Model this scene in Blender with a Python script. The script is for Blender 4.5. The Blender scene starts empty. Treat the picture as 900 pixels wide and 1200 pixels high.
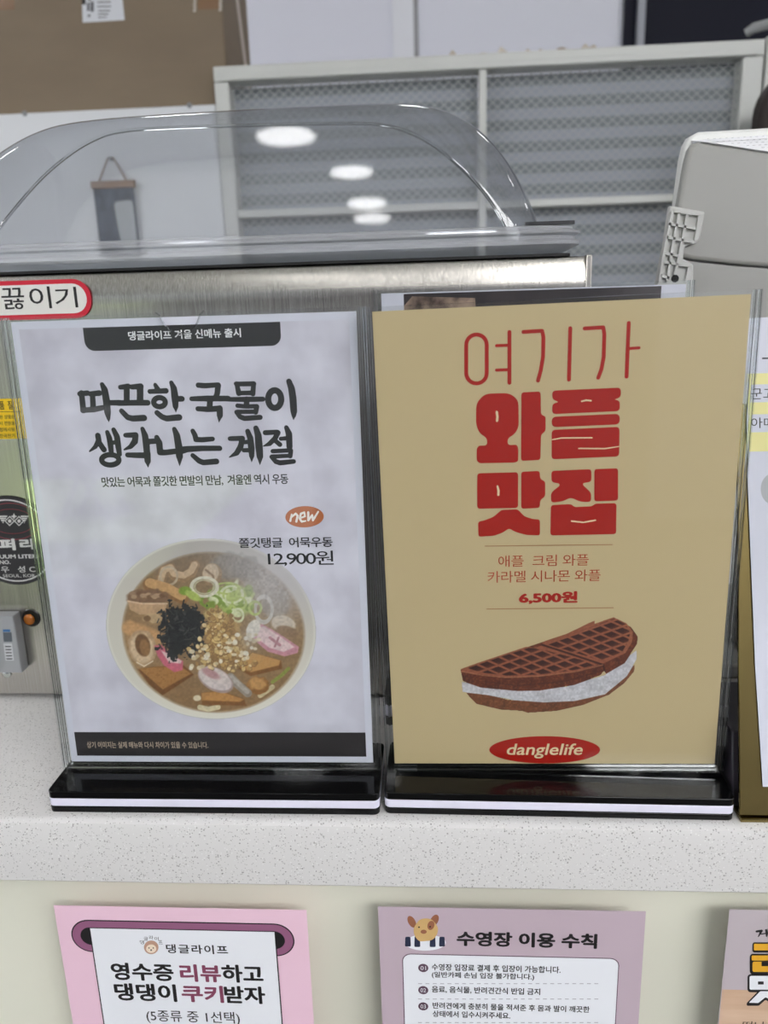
import bpy, bmesh, math, random
import numpy as np
from mathutils import Matrix, Vector

random.seed(7)
SC = bpy.context.scene
COL = SC.collection
MM = 0.001

# ------------------------------------------------------------------ camera
F_PX = 929.283
CAM = np.array([0.2540541, -0.4357844, 0.3243240])
YAW, PITCH, ROLL = 0.0664, 0.2621, -0.0307


def cam_axes():
    cy, sy, cp, sp = math.cos(YAW), math.sin(YAW), math.cos(PITCH), math.sin(PITCH)
    r0 = np.array([cy, sy, 0.0]); f0 = np.array([-sy, cy, 0.0]); u0 = np.array([0, 0, 1.0])
    f = cp * f0 - sp * u0
    u = cp * u0 + sp * f0
    cr, sr = math.cos(ROLL), math.sin(ROLL)
    return cr * r0 + sr * u, -sr * r0 + cr * u, f


RT, UP, FW = cam_axes()
cam_data = bpy.data.cameras.new('camera')
cam_data.sensor_fit = 'VERTICAL'
cam_data.sensor_height = 36.0
cam_data.lens = F_PX / 1200 * 36
cam_data.clip_start = 0.01
cam_data.dof.use_dof = True
cam_data.dof.focus_distance = 0.52
cam_data.dof.aperture_fstop = 7.0
camera = bpy.data.objects.new('camera', cam_data)
COL.objects.link(camera)
camera.matrix_world = Matrix(((RT[0], UP[0], -FW[0], CAM[0]), (RT[1], UP[1], -FW[1], CAM[1]),
                              (RT[2], UP[2], -FW[2], CAM[2]), (0, 0, 0, 1)))
SC.camera = camera

# ------------------------------------------------------------------ world, light, exposure
world = bpy.data.worlds.new('world')
SC.world = world
world.use_nodes = True
world.node_tree.nodes['Background'].inputs['Color'].default_value = (0.80, 0.90, 1.0, 1)
world.node_tree.nodes['Background'].inputs['Strength'].default_value = 1.3

sun_d = bpy.data.lights.new('sun', 'SUN')
sun_d.energy = 8.0
sun_d.angle = 0.02
sun_d.color = (1.0, 0.96, 0.9)
sun = bpy.data.objects.new('sun', sun_d)
COL.objects.link(sun)
sun.rotation_euler = (math.radians(-14), math.radians(4), 0)   # shines from behind the building onto the yard

LAMP_STRENGTH = 28.0
FILL_STRENGTH = 23.5
SC.view_settings.view_transform = 'Standard'
SC.view_settings.look = 'None'
SC.view_settings.gamma = 1.0
SC.view_settings.use_curve_mapping = False
SC.view_settings.exposure = -0.1
SC.cycles.use_denoising = True
SC.cycles.transparent_max_bounces = 32
SC.cycles.max_bounces = 14
SC.cycles.transmission_bounces = 12
SC.cycles.sample_clamp_indirect = 6.0


# ------------------------------------------------------------------ helpers
def ray(px, py):
    d = RT * ((px - 450) / F_PX) - UP * ((py - 600) / F_PX) + FW
    return CAM, d


def at(px, py, axis, val):
    """point where the sight line through a photo pixel meets a level / upright plane (metres)"""
    o, d = ray(px, py)
    t = (val - o[axis]) / d[axis]
    return o + d * t


def lin(c):
    c = np.asarray(c, float) / 255.0
    return np.where(c <= 0.04045, c / 12.92, ((c + 0.055) / 1.055) ** 2.4)


def rgba(c, k=1.0):
    v = np.clip(lin(c) * k, 0, 0.92)
    return (float(v[0]), float(v[1]), float(v[2]), 1.0)


MATS = {}


def mat(name, c, rough=0.5, metal=0.0, k=1.0, spec=0.5, coat=0.0):
    if name in MATS:
        return MATS[name]
    m = bpy.data.materials.new(name)
    m.use_nodes = True
    b = m.node_tree.nodes['Principled BSDF']
    b.inputs['Base Color'].default_value = rgba(c, k)
    b.inputs['Roughness'].default_value = rough
    b.inputs['Metallic'].default_value = metal
    b.inputs['Specular IOR Level'].default_value = spec
    if coat:
        b.inputs['Coat Weight'].default_value = coat
        b.inputs['Coat Roughness'].default_value = 0.03
    MATS[name] = m
    return m


def nodes_of(m):
    return m.node_tree.nodes, m.node_tree.links, m.node_tree.nodes['Principled BSDF']


def noise_mat(name, c1, c2, scale, rough=0.5, detail=4, lo=0.35, hi=0.65, stretch=(1, 1, 1), metal=0.0, k=1.0, bump=0.0):
    m = mat(name, c1, rough, metal, k)
    N, L, b = nodes_of(m)
    tc = N.new('ShaderNodeTexCoord'); mp = N.new('ShaderNodeMapping')
    mp.inputs['Scale'].default_value = stretch
    nz = N.new('ShaderNodeTexNoise'); nz.inputs['Scale'].default_value = scale; nz.inputs['Detail'].default_value = detail
    rp = N.new('ShaderNodeValToRGB')
    rp.color_ramp.elements[0].position = lo; rp.color_ramp.elements[1].position = hi
    rp.color_ramp.elements[0].color = rgba(c1, k); rp.color_ramp.elements[1].color = rgba(c2, k)
    L.new(tc.outputs['Object'], mp.inputs['Vector']); L.new(mp.outputs[0], nz.inputs['Vector'])
    L.new(nz.outputs['Fac'], rp.inputs['Fac']); L.new(rp.outputs['Color'], b.inputs['Base Color'])
    if bump:
        bp = N.new('ShaderNodeBump'); bp.inputs['Strength'].default_value = bump; bp.inputs['Distance'].default_value = 0.001
        L.new(nz.outputs['Fac'], bp.inputs['Height']); L.new(bp.outputs[0], b.inputs['Normal'])
    return m


def clear_mat(name, tint=(0.985, 0.99, 0.99), grazing=(0.88, 0.90, 0.91), rough=0.02, haze=0.0, ior=1.49):
    """thin clear plastic: light passes straight on, the surface mirrors by Fresnel"""
    m = bpy.data.materials.new(name); m.use_nodes = True
    N, L = m.node_tree.nodes, m.node_tree.links
    N.clear()
    out = N.new('ShaderNodeOutputMaterial')
    tr = N.new('ShaderNodeBsdfTransparent'); gl = N.new('ShaderNodeBsdfGlossy')
    gl.inputs['Roughness'].default_value = rough
    fr = N.new('ShaderNodeFresnel')
    # a thin sheet mirrors alike on both sides: undo the node's inside / outside switch
    ge = N.new('ShaderNodeNewGeometry'); mi = N.new('ShaderNodeMapRange')
    mi.inputs[3].default_value = ior; mi.inputs[4].default_value = 1.0 / ior
    L.new(ge.outputs['Backfacing'], mi.inputs[0]); L.new(mi.outputs[0], fr.inputs['IOR'])
    lw = N.new('ShaderNodeLayerWeight'); lw.inputs['Blend'].default_value = 0.25
    mc = N.new('ShaderNodeMix'); mc.data_type = 'RGBA'
    mc.inputs[6].default_value = (*tint, 1); mc.inputs[7].default_value = (*grazing, 1)
    L.new(lw.outputs['Facing'], mc.inputs[0]); L.new(mc.outputs[2], tr.inputs['Color'])
    mx = N.new('ShaderNodeMixShader')
    L.new(fr.outputs[0], mx.inputs[0]); L.new(tr.outputs[0], mx.inputs[1]); L.new(gl.outputs[0], mx.inputs[2])
    last = mx
    if haze:
        df = N.new('ShaderNodeBsdfDiffuse'); df.inputs['Color'].default_value = (0.8, 0.8, 0.82, 1)
        m2 = N.new('ShaderNodeMixShader'); m2.inputs[0].default_value = haze
        L.new(mx.outputs[0], m2.inputs[1]); L.new(df.outputs[0], m2.inputs[2]); last = m2
    L.new(last.outputs[0], out.inputs['Surface'])
    return m


def glass_mat(name, c, rough=0.0, ior=1.49):
    m = mat(name, (255, 255, 255), rough)
    b = m.node_tree.nodes['Principled BSDF']
    b.inputs['Base Color'].default_value = (*c, 1)
    b.inputs['Transmission Weight'].default_value = 1.0
    b.inputs['IOR'].default_value = ior
    return m


def emit_mat(name, c, strength):
    m = mat(name, c, 0.4)
    b = m.node_tree.nodes['Principled BSDF']
    b.inputs['Emission Color'].default_value = rgba(c)
    b.inputs['Emission Strength'].default_value = strength
    return m


def link(name, me, m, parent=None):
    o = bpy.data.objects.new(name, me)
    COL.objects.link(o)
    if m is not None:
        me.materials.clear()
        me.materials.append(m)
    if parent is not None:
        o.parent = parent
    return o


def from_bm(name, bm, m, parent=None, smooth=False, bevel=0.0, seg=2, angle=40):
    bmesh.ops.remove_doubles(bm, verts=bm.verts, dist=1e-7)
    bmesh.ops.recalc_face_normals(bm, faces=bm.faces)
    me = bpy.data.meshes.new(name)
    bm.to_mesh(me); bm.free()
    o = link(name, me, m, parent)
    if bevel:
        md = o.modifiers.new('bevel', 'BEVEL'); md.width = bevel; md.segments = seg
        md.limit_method = 'ANGLE'; md.angle_limit = math.radians(angle)
        smooth = True
    if smooth:
        for p in me.polygons:
            p.use_smooth = True
        try:
            me.set_sharp_from_angle(angle=math.radians(35))
        except Exception:
            pass
    return o


def tag(o, label=None, cat=None, group=None, kind=None):
    if label: o['label'] = label
    if cat: o['category'] = cat
    if group: o['group'] = group
    if kind: o['kind'] = kind
    return o


def empty(name, loc, label, cat, group=None, M3=None):
    o = bpy.data.objects.new(name, None)
    o.empty_display_size = 0.02
    COL.objects.link(o)
    if M3 is None:
        o.location = loc
    else:
        o.matrix_world = Matrix.Translation(loc) @ M3.to_4x4()
    return tag(o, label, cat, group)


def add_box(bm, x0, x1, y0, y1, z0, z1):
    vs = [bm.verts.new(p) for p in ((x0, y0, z0), (x1, y0, z0), (x1, y1, z0), (x0, y1, z0),
                                    (x0, y0, z1), (x1, y0, z1), (x1, y1, z1), (x0, y1, z1))]
    for f in ((0, 3, 2, 1), (4, 5, 6, 7), (0, 1, 5, 4), (1, 2, 6, 5), (2, 3, 7, 6), (3, 0, 4, 7)):
        bm.faces.new([vs[i] for i in f])


def box(name, x0, x1, y0, y1, z0, z1, m, parent=None, bevel=0.0, seg=2):
    bm = bmesh.new(); add_box(bm, x0, x1, y0, y1, z0, z1)
    return from_bm(name, bm, m, parent, bevel=bevel, seg=seg)


def prism(bm, pts, y0, y1):
    """outline in (x, z), extruded from y0 to y1"""
    a = [bm.verts.new((p[0], y0, p[1])) for p in pts]
    b = [bm.verts.new((p[0], y1, p[1])) for p in pts]
    n = len(pts)
    bm.faces.new(a); bm.faces.new(b[::-1])
    for i in range(n):
        j = (i + 1) % n
        bm.faces.new((a[i], b[i], b[j], a[j]))


def slab(bm, pts, z0, z1):
    """outline in (x, y), extruded from z0 to z1"""
    a = [bm.verts.new((p[0], p[1], z0)) for p in pts]
    b = [bm.verts.new((p[0], p[1], z1)) for p in pts]
    n = len(pts)
    bm.faces.new(a[::-1]); bm.faces.new(b)
    for i in range(n):
        j = (i + 1) % n
        bm.faces.new((a[i], a[j], b[j], b[i]))


def rrect(x0, x1, y0, y1, r, n=6):
    r = min(r, abs(x1 - x0) / 2 - 1e-6, abs(y1 - y0) / 2 - 1e-6)
    out = []
    for cx, cy, a0 in ((x1 - r, y1 - r, 0), (x0 + r, y1 - r, 90), (x0 + r, y0 + r, 180), (x1 - r, y0 + r, 270)):
        for i in range(n + 1):
            a = math.radians(a0 + 90 * i / n)
            out.append((cx + r * math.cos(a), cy + r * math.sin(a)))
    return out


def tube(bm, path, r, n=10, cap=True):
    path = [Vector(p) for p in path]
    rings = []
    for i, p in enumerate(path):
        t = (path[min(i + 1, len(path) - 1)] - path[max(i - 1, 0)]).normalized()
        ref = Vector((0, 0, 1)) if abs(t.z) < 0.9 else Vector((1, 0, 0))
        a = t.cross(ref).normalized(); b = t.cross(a).normalized()
        rr = r[i] if isinstance(r, (list, tuple)) else r
        rings.append([bm.verts.new(p + a * rr * math.cos(2 * math.pi * k / n) + b * rr * math.sin(2 * math.pi * k / n)) for k in range(n)])
    for i in range(len(rings) - 1):
        for k in range(n):
            bm.faces.new((rings[i][k], rings[i][(k + 1) % n], rings[i + 1][(k + 1) % n], rings[i + 1][k]))
    if cap:
        bm.faces.new(rings[0]); bm.faces.new(rings[-1][::-1])


def lathe(bm, prof, axis='z', n=32, c=(0, 0, 0)):
    rings = []
    for r, h in prof:
        ring = []
        for k in range(n):
            a = 2 * math.pi * k / n
            p = (r * math.cos(a), r * math.sin(a), h) if axis == 'z' else (r * math.cos(a), h, r * math.sin(a))
            ring.append(bm.verts.new((p[0] + c[0], p[1] + c[1], p[2] + c[2])))
        rings.append(ring)
    for i in range(len(rings) - 1):
        for k in range(n):
            bm.faces.new((rings[i][k], rings[i][(k + 1) % n], rings[i + 1][(k + 1) % n], rings[i + 1][k]))
    bm.faces.new(rings[0]); bm.faces.new(rings[-1][::-1])


# ---- flat printing: a Sheet is an upright paper with its own frame (x right, y into the paper, z up)
class Sheet:
    def __init__(self, o, u, w):
        self.o = np.array(o, float); self.u = np.array(u, float); self.w = np.array(w, float)
        self.n = np.cross(self.w, self.u)           # pointing away from the viewer
        self.n /= np.linalg.norm(self.n)
        self.M3 = Matrix([[self.u[i], self.n[i], self.w[i]] for i in range(3)])

    def p(self, px, py):
        o, d = ray(px, py)
        t = np.dot(self.o - o, self.n) / np.dot(d, self.n)
        q = o + d * t - self.o
        return float(q @ self.u), float(q @ self.w)

    def pts(self, L, f=None):
        return [self.p(*(f(*q) if f else q)) for q in L]


LAYER = 0.00008


def flat_poly(name, polys, m, parent, lay=1):
    bm = bmesh.new()
    for pts in polys:
        fill(bm, pts, -lay * LAYER)
    me = bpy.data.meshes.new(name); bm.to_mesh(me); bm.free()
    return link(name, me, m, parent)


def fill(bm, pts, y):
    vs = [bm.verts.new((p[0], y, p[1])) for p in pts]
    es = [bm.edges.new((vs[i], vs[(i + 1) % len(vs)])) for i in range(len(vs))]
    bmesh.ops.triangle_fill(bm, edges=es, use_beauty=True)


def brush(bm, strokes, y, scale_w, n=14):
    """strokes: lists of (x, z, width)"""
    y_ = y
    for st in strokes:
        P = [(Vector((a, b)), w * scale_w / 2) for a, b, w in st]
        for (p, r), (q, s) in zip(P[:-1], P[1:]):
            t = (q - p)
            if t.length < 1e-9: continue
            t.normalize(); nn = Vector((-t.y, t.x)); y = y_ = y_ - 3e-7
            vs = [bm.verts.new((v.x, y, v.y)) for v in (p + nn * r, p - nn * r, q - nn * s, q + nn * s)]
            bm.faces.new(vs)
        for p, r in P:
            if r < 1e-5: continue
            y = y_ = y_ - 3e-7
            bm.faces.new([bm.verts.new((p.x + r * math.cos(2 * math.pi * k / n), y, p.y + r * math.sin(2 * math.pi * k / n))) for k in range(n)])


def flat_brush(name, sheet, strokes, conv, m, parent, lay=2):
    """strokes in crop pixels with widths; conv maps crop pixel -> photo pixel, conv.s is the crop scale"""
    bm = bmesh.new()
    S = []
    s = conv(1, 0)[0] - conv(0, 0)[0]
    for st in strokes:
        row = []
        for x, yy, w in st:
            q = conv(x, yy); a = sheet.p(*q); b = sheet.p(q[0] + 10, q[1])
            mmpp = math.hypot(a[0] - b[0], a[1] - b[1]) / 10
            row.append((a[0], a[1], w * s * mmpp))
        S.append(row)
    brush(bm, S, -lay * LAYER, 1.0)
    me = bpy.data.meshes.new(name); bm.to_mesh(me); bm.free()
    return link(name, me, m, parent)


def text_mesh(body, bold=0.0, shear=0.0, spacing=1.0):
    """outlines of a line of type as (vertices, faces); bold type is stamped a few times round a small circle"""
    c = bpy.data.curves.new('lettering', 'FONT')
    c.body = body; c.shear = shear; c.space_character = spacing
    c.resolution_u = 3
    o = bpy.data.objects.new('lettering', c)
    COL.objects.link(o)
    bpy.context.view_layer.update()
    dg = bpy.context.evaluated_depsgraph_get()
    me = bpy.data.meshes.new_from_object(o.evaluated_get(dg))
    bpy.data.objects.remove(o); bpy.data.curves.remove(c)
    co = np.empty(len(me.vertices) * 3, np.float32); me.vertices.foreach_get('co', co)
    co = co.reshape(-1, 3)[:, :2].astype(float)
    fc = [list(p.vertices) for p in me.polygons]
    bpy.data.meshes.remove(me)
    if bold:
        n = 8 if bold > 0.03 else 6
        n0 = len(co); C, Fc = [co], list(fc)
        for k in range(n):
            q = 2 * math.pi * k / n
            C.append(co + np.array([math.cos(q), math.sin(q) * 0.85]) * bold)
            Fc += [[i + n0 * (k + 1) for i in f] for f in fc]
        co, fc = np.concatenate(C), Fc
    return co, fc, (n0 if bold else len(co))


def text(name, body, sheet, lb, rt, m, parent, lay=2, bold=0.0, shear=0.0, spacing=1.0, flat=False):
    """printed line: lb = photo pixel of its left bottom corner, rt = of its right top corner"""
    co, fc, n0 = text_mesh(body, bold, shear, spacing)
    if flat or getattr(sheet, 'flat', False):
        xm, ym = (lb[0] + rt[0]) / 2, (lb[1] + rt[1]) / 2
        x0, x1 = sheet.p(lb[0], ym)[0], sheet.p(rt[0], ym)[0]
        z0, z1 = sheet.p(xm, lb[1])[1], sheet.p(xm, rt[1])[1]
    else:
        x0, z0 = sheet.p(*lb); x1, z1 = sheet.p(*rt)
    mn, mx = co.min(0), co.max(0)
    out = np.zeros((len(co), 3))
    out[:, 0] = x0 + (co[:, 0] - mn[0]) / (mx[0] - mn[0]) * (x1 - x0)
    out[:, 2] = z0 + (co[:, 1] - mn[1]) / (mx[1] - mn[1]) * (z1 - z0)
    out[:, 1] = -lay * LAYER - (np.arange(len(co)) // n0) * 4e-6
    me = bpy.data.meshes.new(name); me.from_pydata(out.tolist(), [], fc); me.update()
    return link(name, me, m, parent)


def fillet(pts, r, n=4):
    out = []
    N = len(pts)
    for i in range(N):
        p = np.array(pts[i], float); a = np.array(pts[i - 1], float); b = np.array(pts[(i + 1) % N], float)
        la, lb = np.linalg.norm(a - p), np.linalg.norm(b - p)
        d = min(r, la * 0.48, lb * 0.48)
        s, e = p + (a - p) / la * d, p + (b - p) / lb * d
        for k in range(n + 1):
            t = k / n
            out.append(tuple((1 - t) ** 2 * s + 2 * t * (1 - t) * p + t * t * e))
    return out


def ellipse(cx, cy, rx, ry, n=40, rot=0.0):
    c, s = math.cos(rot), math.sin(rot)
    return [(cx + rx * math.cos(t) * c - ry * math.sin(t) * s, cy + rx * math.cos(t) * s + ry * math.sin(t) * c)
            for t in [2 * math.pi * k / n for k in range(n)]]


def crop(x0, y0, s):
    return lambda x, y: (x0 + x / s, y0 + y / s)


# ---- a printed photograph: painted by formula into the colour of a fine flat mesh
class Canvas:
    def __init__(self, x0, y0, x1, y1, res):
        self.x0, self.y0 = x0, y0
        self.nx, self.ny = int((x1 - x0) * res) + 1, int((y1 - y0) * res) + 1
        self.X, self.Y = np.meshgrid(np.linspace(x0, x1, self.nx), np.linspace(y0, y1, self.ny))
        self.C = np.zeros((self.ny, self.nx, 3)); self.A = np.zeros((self.ny, self.nx))
        self.rng = np.random.default_rng(3)

    def noise(self, cell, seed=0):
        r = np.random.default_rng(seed + int(cell * 100))
        gx, gy = (self.X - self.x0) / cell, (self.Y - self.y0) / cell
        G = r.random((int(gy.max()) + 3, int(gx.max()) + 3))
        ix, iy = gx.astype(int), gy.astype(int)
        fx, fy = gx - ix, gy - iy
        fx, fy = fx * fx * (3 - 2 * fx), fy * fy * (3 - 2 * fy)
        return (G[iy, ix] * (1 - fx) * (1 - fy) + G[iy, ix + 1] * fx * (1 - fy) + G[iy + 1, ix] * (1 - fx) * fy + G[iy + 1, ix + 1] * fx * fy)

    def put(self, a, c):
        a = np.clip(a, 0, 1)[..., None]
        self.C = self.C * (1 - a) + np.asarray(c, float) * a

    def ell(self, cx, cy, rx, ry, c, rot=0.0, soft=3.0, alpha=1.0, wob=0.0, edge=None):
        r = math.radians(rot); dx, dy = self.X - cx, self.Y - cy
        if wob:
            nz = self.noise(18, 5) - 0.5
            dx = dx + nz * wob; dy = dy - nz * wob
        u = (dx * math.cos(r) + dy * math.sin(r)) / rx; v = (-dx * math.sin(r) + dy * math.cos(r)) / ry
        d = (1 - np.sqrt(u * u + v * v)) * min(rx, ry)
        a = np.clip(d / soft + 0.5, 0, 1) * alpha
        if edge is not None:
            self.put(a, edge)
            a = np.clip((d - min(rx, ry) * 0.18) / (soft * 2) + 0.5, 0, 1) * alpha
        self.put(a, c)
        return a

    def ring(self, cx, cy, rx, ry, w, c, rot=0.0, alpha=1.0):
        r = math.radians(rot); dx, dy = self.X - cx, self.Y - cy
        u = (dx * math.cos(r) + dy * math.sin(r)) / rx; v = (-dx * math.sin(r) + dy * math.cos(r)) / ry
        d = np.abs(1 - np.sqrt(u * u + v * v)) * min(rx, ry)
        self.put(np.clip((w / 2 - d) / 2.5 + 0.5, 0, 1) * alpha, c)

    def pmask(self, pts, soft=2.5):
        """signed distance to a polygon, turned into coverage"""
        X, Y = self.X, self.Y
        inside = np.zeros(X.shape, bool); dist = np.full(X.shape, 1e9)
        for i in range(len(pts)):
            (ax, ay), (bx, by) = pts[i], pts[(i + 1) % len(pts)]
            ex, ey = bx - ax, by - ay
            t = np.clip(((X - ax) * ex + (Y - ay) * ey) / (ex * ex + ey * ey + 1e-9), 0, 1)
            dist = np.minimum(dist, np.hypot(X - ax - t * ex, Y - ay - t * ey))
            c = ((ay > Y) != (by > Y)) & (X < (bx - ax) * (Y - ay) / (by - ay + 1e-12) + ax)
            inside ^= c
        return np.clip(np.where(inside, dist, -dist) / soft + 0.5, 0, 1)

    def poly(self, pts, c, soft=2.5, alpha=1.0):
        a = self.pmask(pts, soft) * alpha
        self.put(a, c); return a

    def stroke(self, pts, w, c, alpha=1.0, soft=2.5):
        d = np.full(self.X.shape, 1e9)
        for (ax, ay), (bx, by) in zip(pts[:-1], pts[1:]):
            ex, ey = bx - ax, by - ay
            t = np.clip(((self.X - ax) * ex + (self.Y - ay) * ey) / (ex * ex + ey * ey + 1e-9), 0, 1)
            d = np.minimum(d, np.hypot(self.X - ax - t * ex, self.Y - ay - t * ey))
        a = np.clip((w / 2 - d) / soft + 0.5, 0, 1) * alpha
        self.put(a, c); return a

    def mul(self, a, f):
        self.C = self.C * (1 - a[..., None] * (1 - np.asarray(f)[..., None] if np.ndim(f) else a[..., None] * 0 + (1 - f)))

    def mesh(self, name, sheet, conv, parent, k, lay=2, rough=0.55):
        keep = self.A > 0.5
        idx = -np.ones(keep.shape, int)
        fm = keep[:-1, :-1] & keep[1:, :-1] & keep[:-1, 1:] & keep[1:, 1:]
        used = np.zeros(keep.shape, bool)
        for a in (slice(0, -1), slice(1, None)):
            for b in (slice(0, -1), slice(1, None)):
                used[a, b] |= fm
        idx[used] = np.arange(used.sum())
        co = []
        for x, y in zip(self.X[used], self.Y[used]):
            q = sheet.p(*conv(x, y)); co.append((q[0], -lay * LAYER, q[1]))
        iy, ix = np.nonzero(fm)
        faces = np.stack([idx[iy + 1, ix], idx[iy + 1, ix + 1], idx[iy, ix + 1], idx[iy, ix]], 1).tolist()
        me = bpy.data.meshes.new(name); me.from_pydata(co, [], faces); me.update()
        at_ = me.color_attributes.new('ink', 'FLOAT_COLOR', 'POINT')
        cl = np.ones((len(co), 4), np.float32)
        cl[:, :3] = np.clip(lin(np.clip(self.C[used], 0, 255)) * k, 0, 0.92)
        at_.data.foreach_set('color', cl.ravel())
        m = mat(name + '_ink', (200, 200, 200), rough)
        N, L, b = nodes_of(m)
        vc = N.new('ShaderNodeVertexColor'); vc.layer_name = 'ink'
        L.new(vc.outputs['Color'], b.inputs['Base Color'])
        return link(name, me, m, parent)


K = 1.08          # photo colour -> ink colour for things standing upright in the room light

# ------------------------------------------------------------------ common materials
M_white_wall = mat('white_wall', (228, 229, 238), 0.6, k=1.05)
M_ceiling = mat('ceiling_paint', (212, 212, 210), 0.8)
M_floor = noise_mat('floor_tile', (70, 68, 66), (80, 78, 75), 6, 0.5)
M_black = mat('black_acrylic', (8, 8, 9), 0.06, spec=0.25)
M_white_plastic = mat('white_acrylic', (226, 224, 240), 0.25)
M_clear = clear_mat('clear_acrylic', ior=1.42)
M_edge = glass_mat('acrylic_edge', (0.90, 0.92, 0.92), 0.03)
M_steel = mat('brushed_steel', (190, 186, 178), 0.27, 1.0)
M_gold = mat('gold_mirror', (140, 124, 78), 0.12, 1.0)
M_ivory = mat('ivory_aluminium', (202, 203, 198), 0.45, k=1.05)
M_ink = mat('black_ink', (28, 28, 29), 0.5, k=1.0)
M_ink2 = mat('deep_black_ink', (22, 20, 22), 0.5)

# brushed grain on the steel
N, L, b = nodes_of(M_steel)
tc = N.new('ShaderNodeTexCoord'); mp = N.new('ShaderNodeMapping'); mp.inputs['Scale'].default_value = (1300, 1300, 5)
nz = N.new('ShaderNodeTexNoise'); nz.inputs['Scale'].default_value = 1.0; nz.inputs['Detail'].default_value = 2
L.new(tc.outputs['Object'], mp.inputs['Vector']); L.new(mp.outputs[0], nz.inputs['Vector'])
cr = N.new('ShaderNodeValToRGB'); cr.color_ramp.elements[0].position = 0.3; cr.color_ramp.elements[1].position = 0.7
cr.color_ramp.elements[0].color = rgba((176, 172, 165)); cr.color_ramp.elements[1].color = rgba((212, 208, 201))
L.new(nz.outputs['Fac'], cr.inputs['Fac']); L.new(cr.outputs['Color'], b.inputs['Base Color'])

# speckled quartz worktop
M_quartz = mat('speckled_quartz', (205, 203, 202), 0.35)
N, L, b = nodes_of(M_quartz)
tc = N.new('ShaderNodeTexCoord')
prev = None
base = N.new('ShaderNodeRGB'); base.outputs[0].default_value = rgba((214, 212, 210))
prev = base.outputs[0]
for sc_, thr, rnd, colr in ((900, 0.36, 0.80, (168, 165, 162)), (640, 0.36, 0.86, (150, 147, 144)), (450, 0.24, 0.95, (118, 116, 114)), (700, 0.36, 0.88, (230, 229, 227))):
    vo = N.new('ShaderNodeTexVoronoi'); vo.inputs['Scale'].default_value = sc_
    L.new(tc.outputs['Object'], vo.inputs['Vector'])
    a1 = N.new('ShaderNodeMath'); a1.operation = 'LESS_THAN'; a1.inputs[1].default_value = thr
    L.new(vo.outputs['Distance'], a1.inputs[0])
    sp = N.new('ShaderNodeSeparateColor'); L.new(vo.outputs['Color'], sp.inputs[0])
    a2 = N.new('ShaderNodeMath'); a2.operation = 'GREATER_THAN'; a2.inputs[1].default_value = rnd
    L.new(sp.outputs[0], a2.inputs[0])
    a3 = N.new('ShaderNodeMath'); a3.operation = 'MULTIPLY'; L.new(a1.outputs[0], a3.inputs[0]); L.new(a2.outputs[0], a3.inputs[1])
    a4 = N.new('ShaderNodeMath'); a4.operation = 'MULTIPLY'; a4.inputs[1].default_value = 0.8; L.new(a3.outputs[0], a4.inputs[0])
    mx = N.new('ShaderNodeMix'); mx.data_type = 'RGBA'
    L.new(a4.outputs[0], mx.inputs[0]); L.new(prev, mx.inputs[6]); mx.inputs[7].default_value = rgba(colr)
    prev = mx.outputs[2]
L.new(prev, b.inputs['Base Color'])

# ------------------------------------------------------------------ the room
FLOOR, CEIL = -0.95, 1.75
X0, X1, Y0, Y1 = -2.6, 3.2, -3.5, 2.3


def struct(name, x0, x1, y0, y1, z0, z1, m):
    return tag(box(name, x0, x1, y0, y1, z0, z1, m), kind='structure')


struct('floor', X0 - 0.1, X1 + 0.1, Y0, Y1 + 0.1, FLOOR - 0.08, FLOOR, M_floor)
struct('ceiling', X0 - 0.1, X1 + 0.1, Y0, Y1 + 0.1, CEIL, CEIL + 0.1, M_ceiling)
struct('wall_left', X0 - 0.1, X0, Y0, Y1, FLOOR, CEIL, M_white_wall)
struct('wall_right', X1, X1 + 0.1, Y0, Y1, FLOOR, CEIL, M_white_wall)
struct('wall_back', X0 - 0.1, X1 + 0.1, Y1, Y1 + 0.1, FLOOR, CEIL, M_white_wall)
# vertical cover strips between the wall panels and the dark window beside them
YB = Y1
xa, xb = at(460, 20, 1, YB)[0], at(485, 20, 1, YB)[0]
struct('trim_1', xa, xb, YB - 0.012, YB, FLOOR, CEIL, mat('cover_strip', (232, 233, 243), 0.5, k=1.08))
struct('trim_2', xb, xb + 0.012, YB - 0.006, YB, FLOOR, CEIL, mat('joint_strip', (150, 150, 150), 0.6))
xd = at(730, 20, 1, YB)[0]; xe = at(748, 20, 1, YB)[0]
struct('window_1', xd, X1, YB - 0.02, YB, 0.2, 1.7, mat('night_window', (16, 18, 34), 0.5, spec=0.2))
struct('trim_3', xe - 0.010, xe + 0.010, YB - 0.045, YB - 0.02, 0.2, 1.7, mat('aluminium_strip', (165, 168, 175), 0.4))

# front wall behind the viewer, with a wide garden doorway on the left
M_front = mat('front_wall_paint', (92, 92, 98), 0.7)
DL, DR, DT = -2.45, -0.36, 1.35
struct('wall_front', DR, 1.22, Y0 - 0.1, Y0, FLOOR, CEIL, M_front)
struct('wall_front_lintel', X0, DR - 0.0005, Y0 - 0.1, Y0, DT, CEIL, M_front)
struct('wall_front_pier', X0, DL, Y0 - 0.1, Y0, FLOOR, DT - 0.0005, M_front)
struct('door_1', 1.2205, 2.3, Y0 - 0.1, Y0 - 0.01, FLOOR, CEIL, mat('pale_door', (150, 150, 154), 0.5))
struct('wall_front_side', 2.3005, X1, Y0 - 0.1, Y0, FLOOR, CEIL, M_front)
M_turf = noise_mat('green_turf', (165, 186, 125), (182, 202, 142), 30, 0.9)
tag(box('lawn', -7, -1.3, -6.6, Y0 - 0.15, FLOOR - 0.1, FLOOR - 0.005, M_turf), kind='structure')
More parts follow.
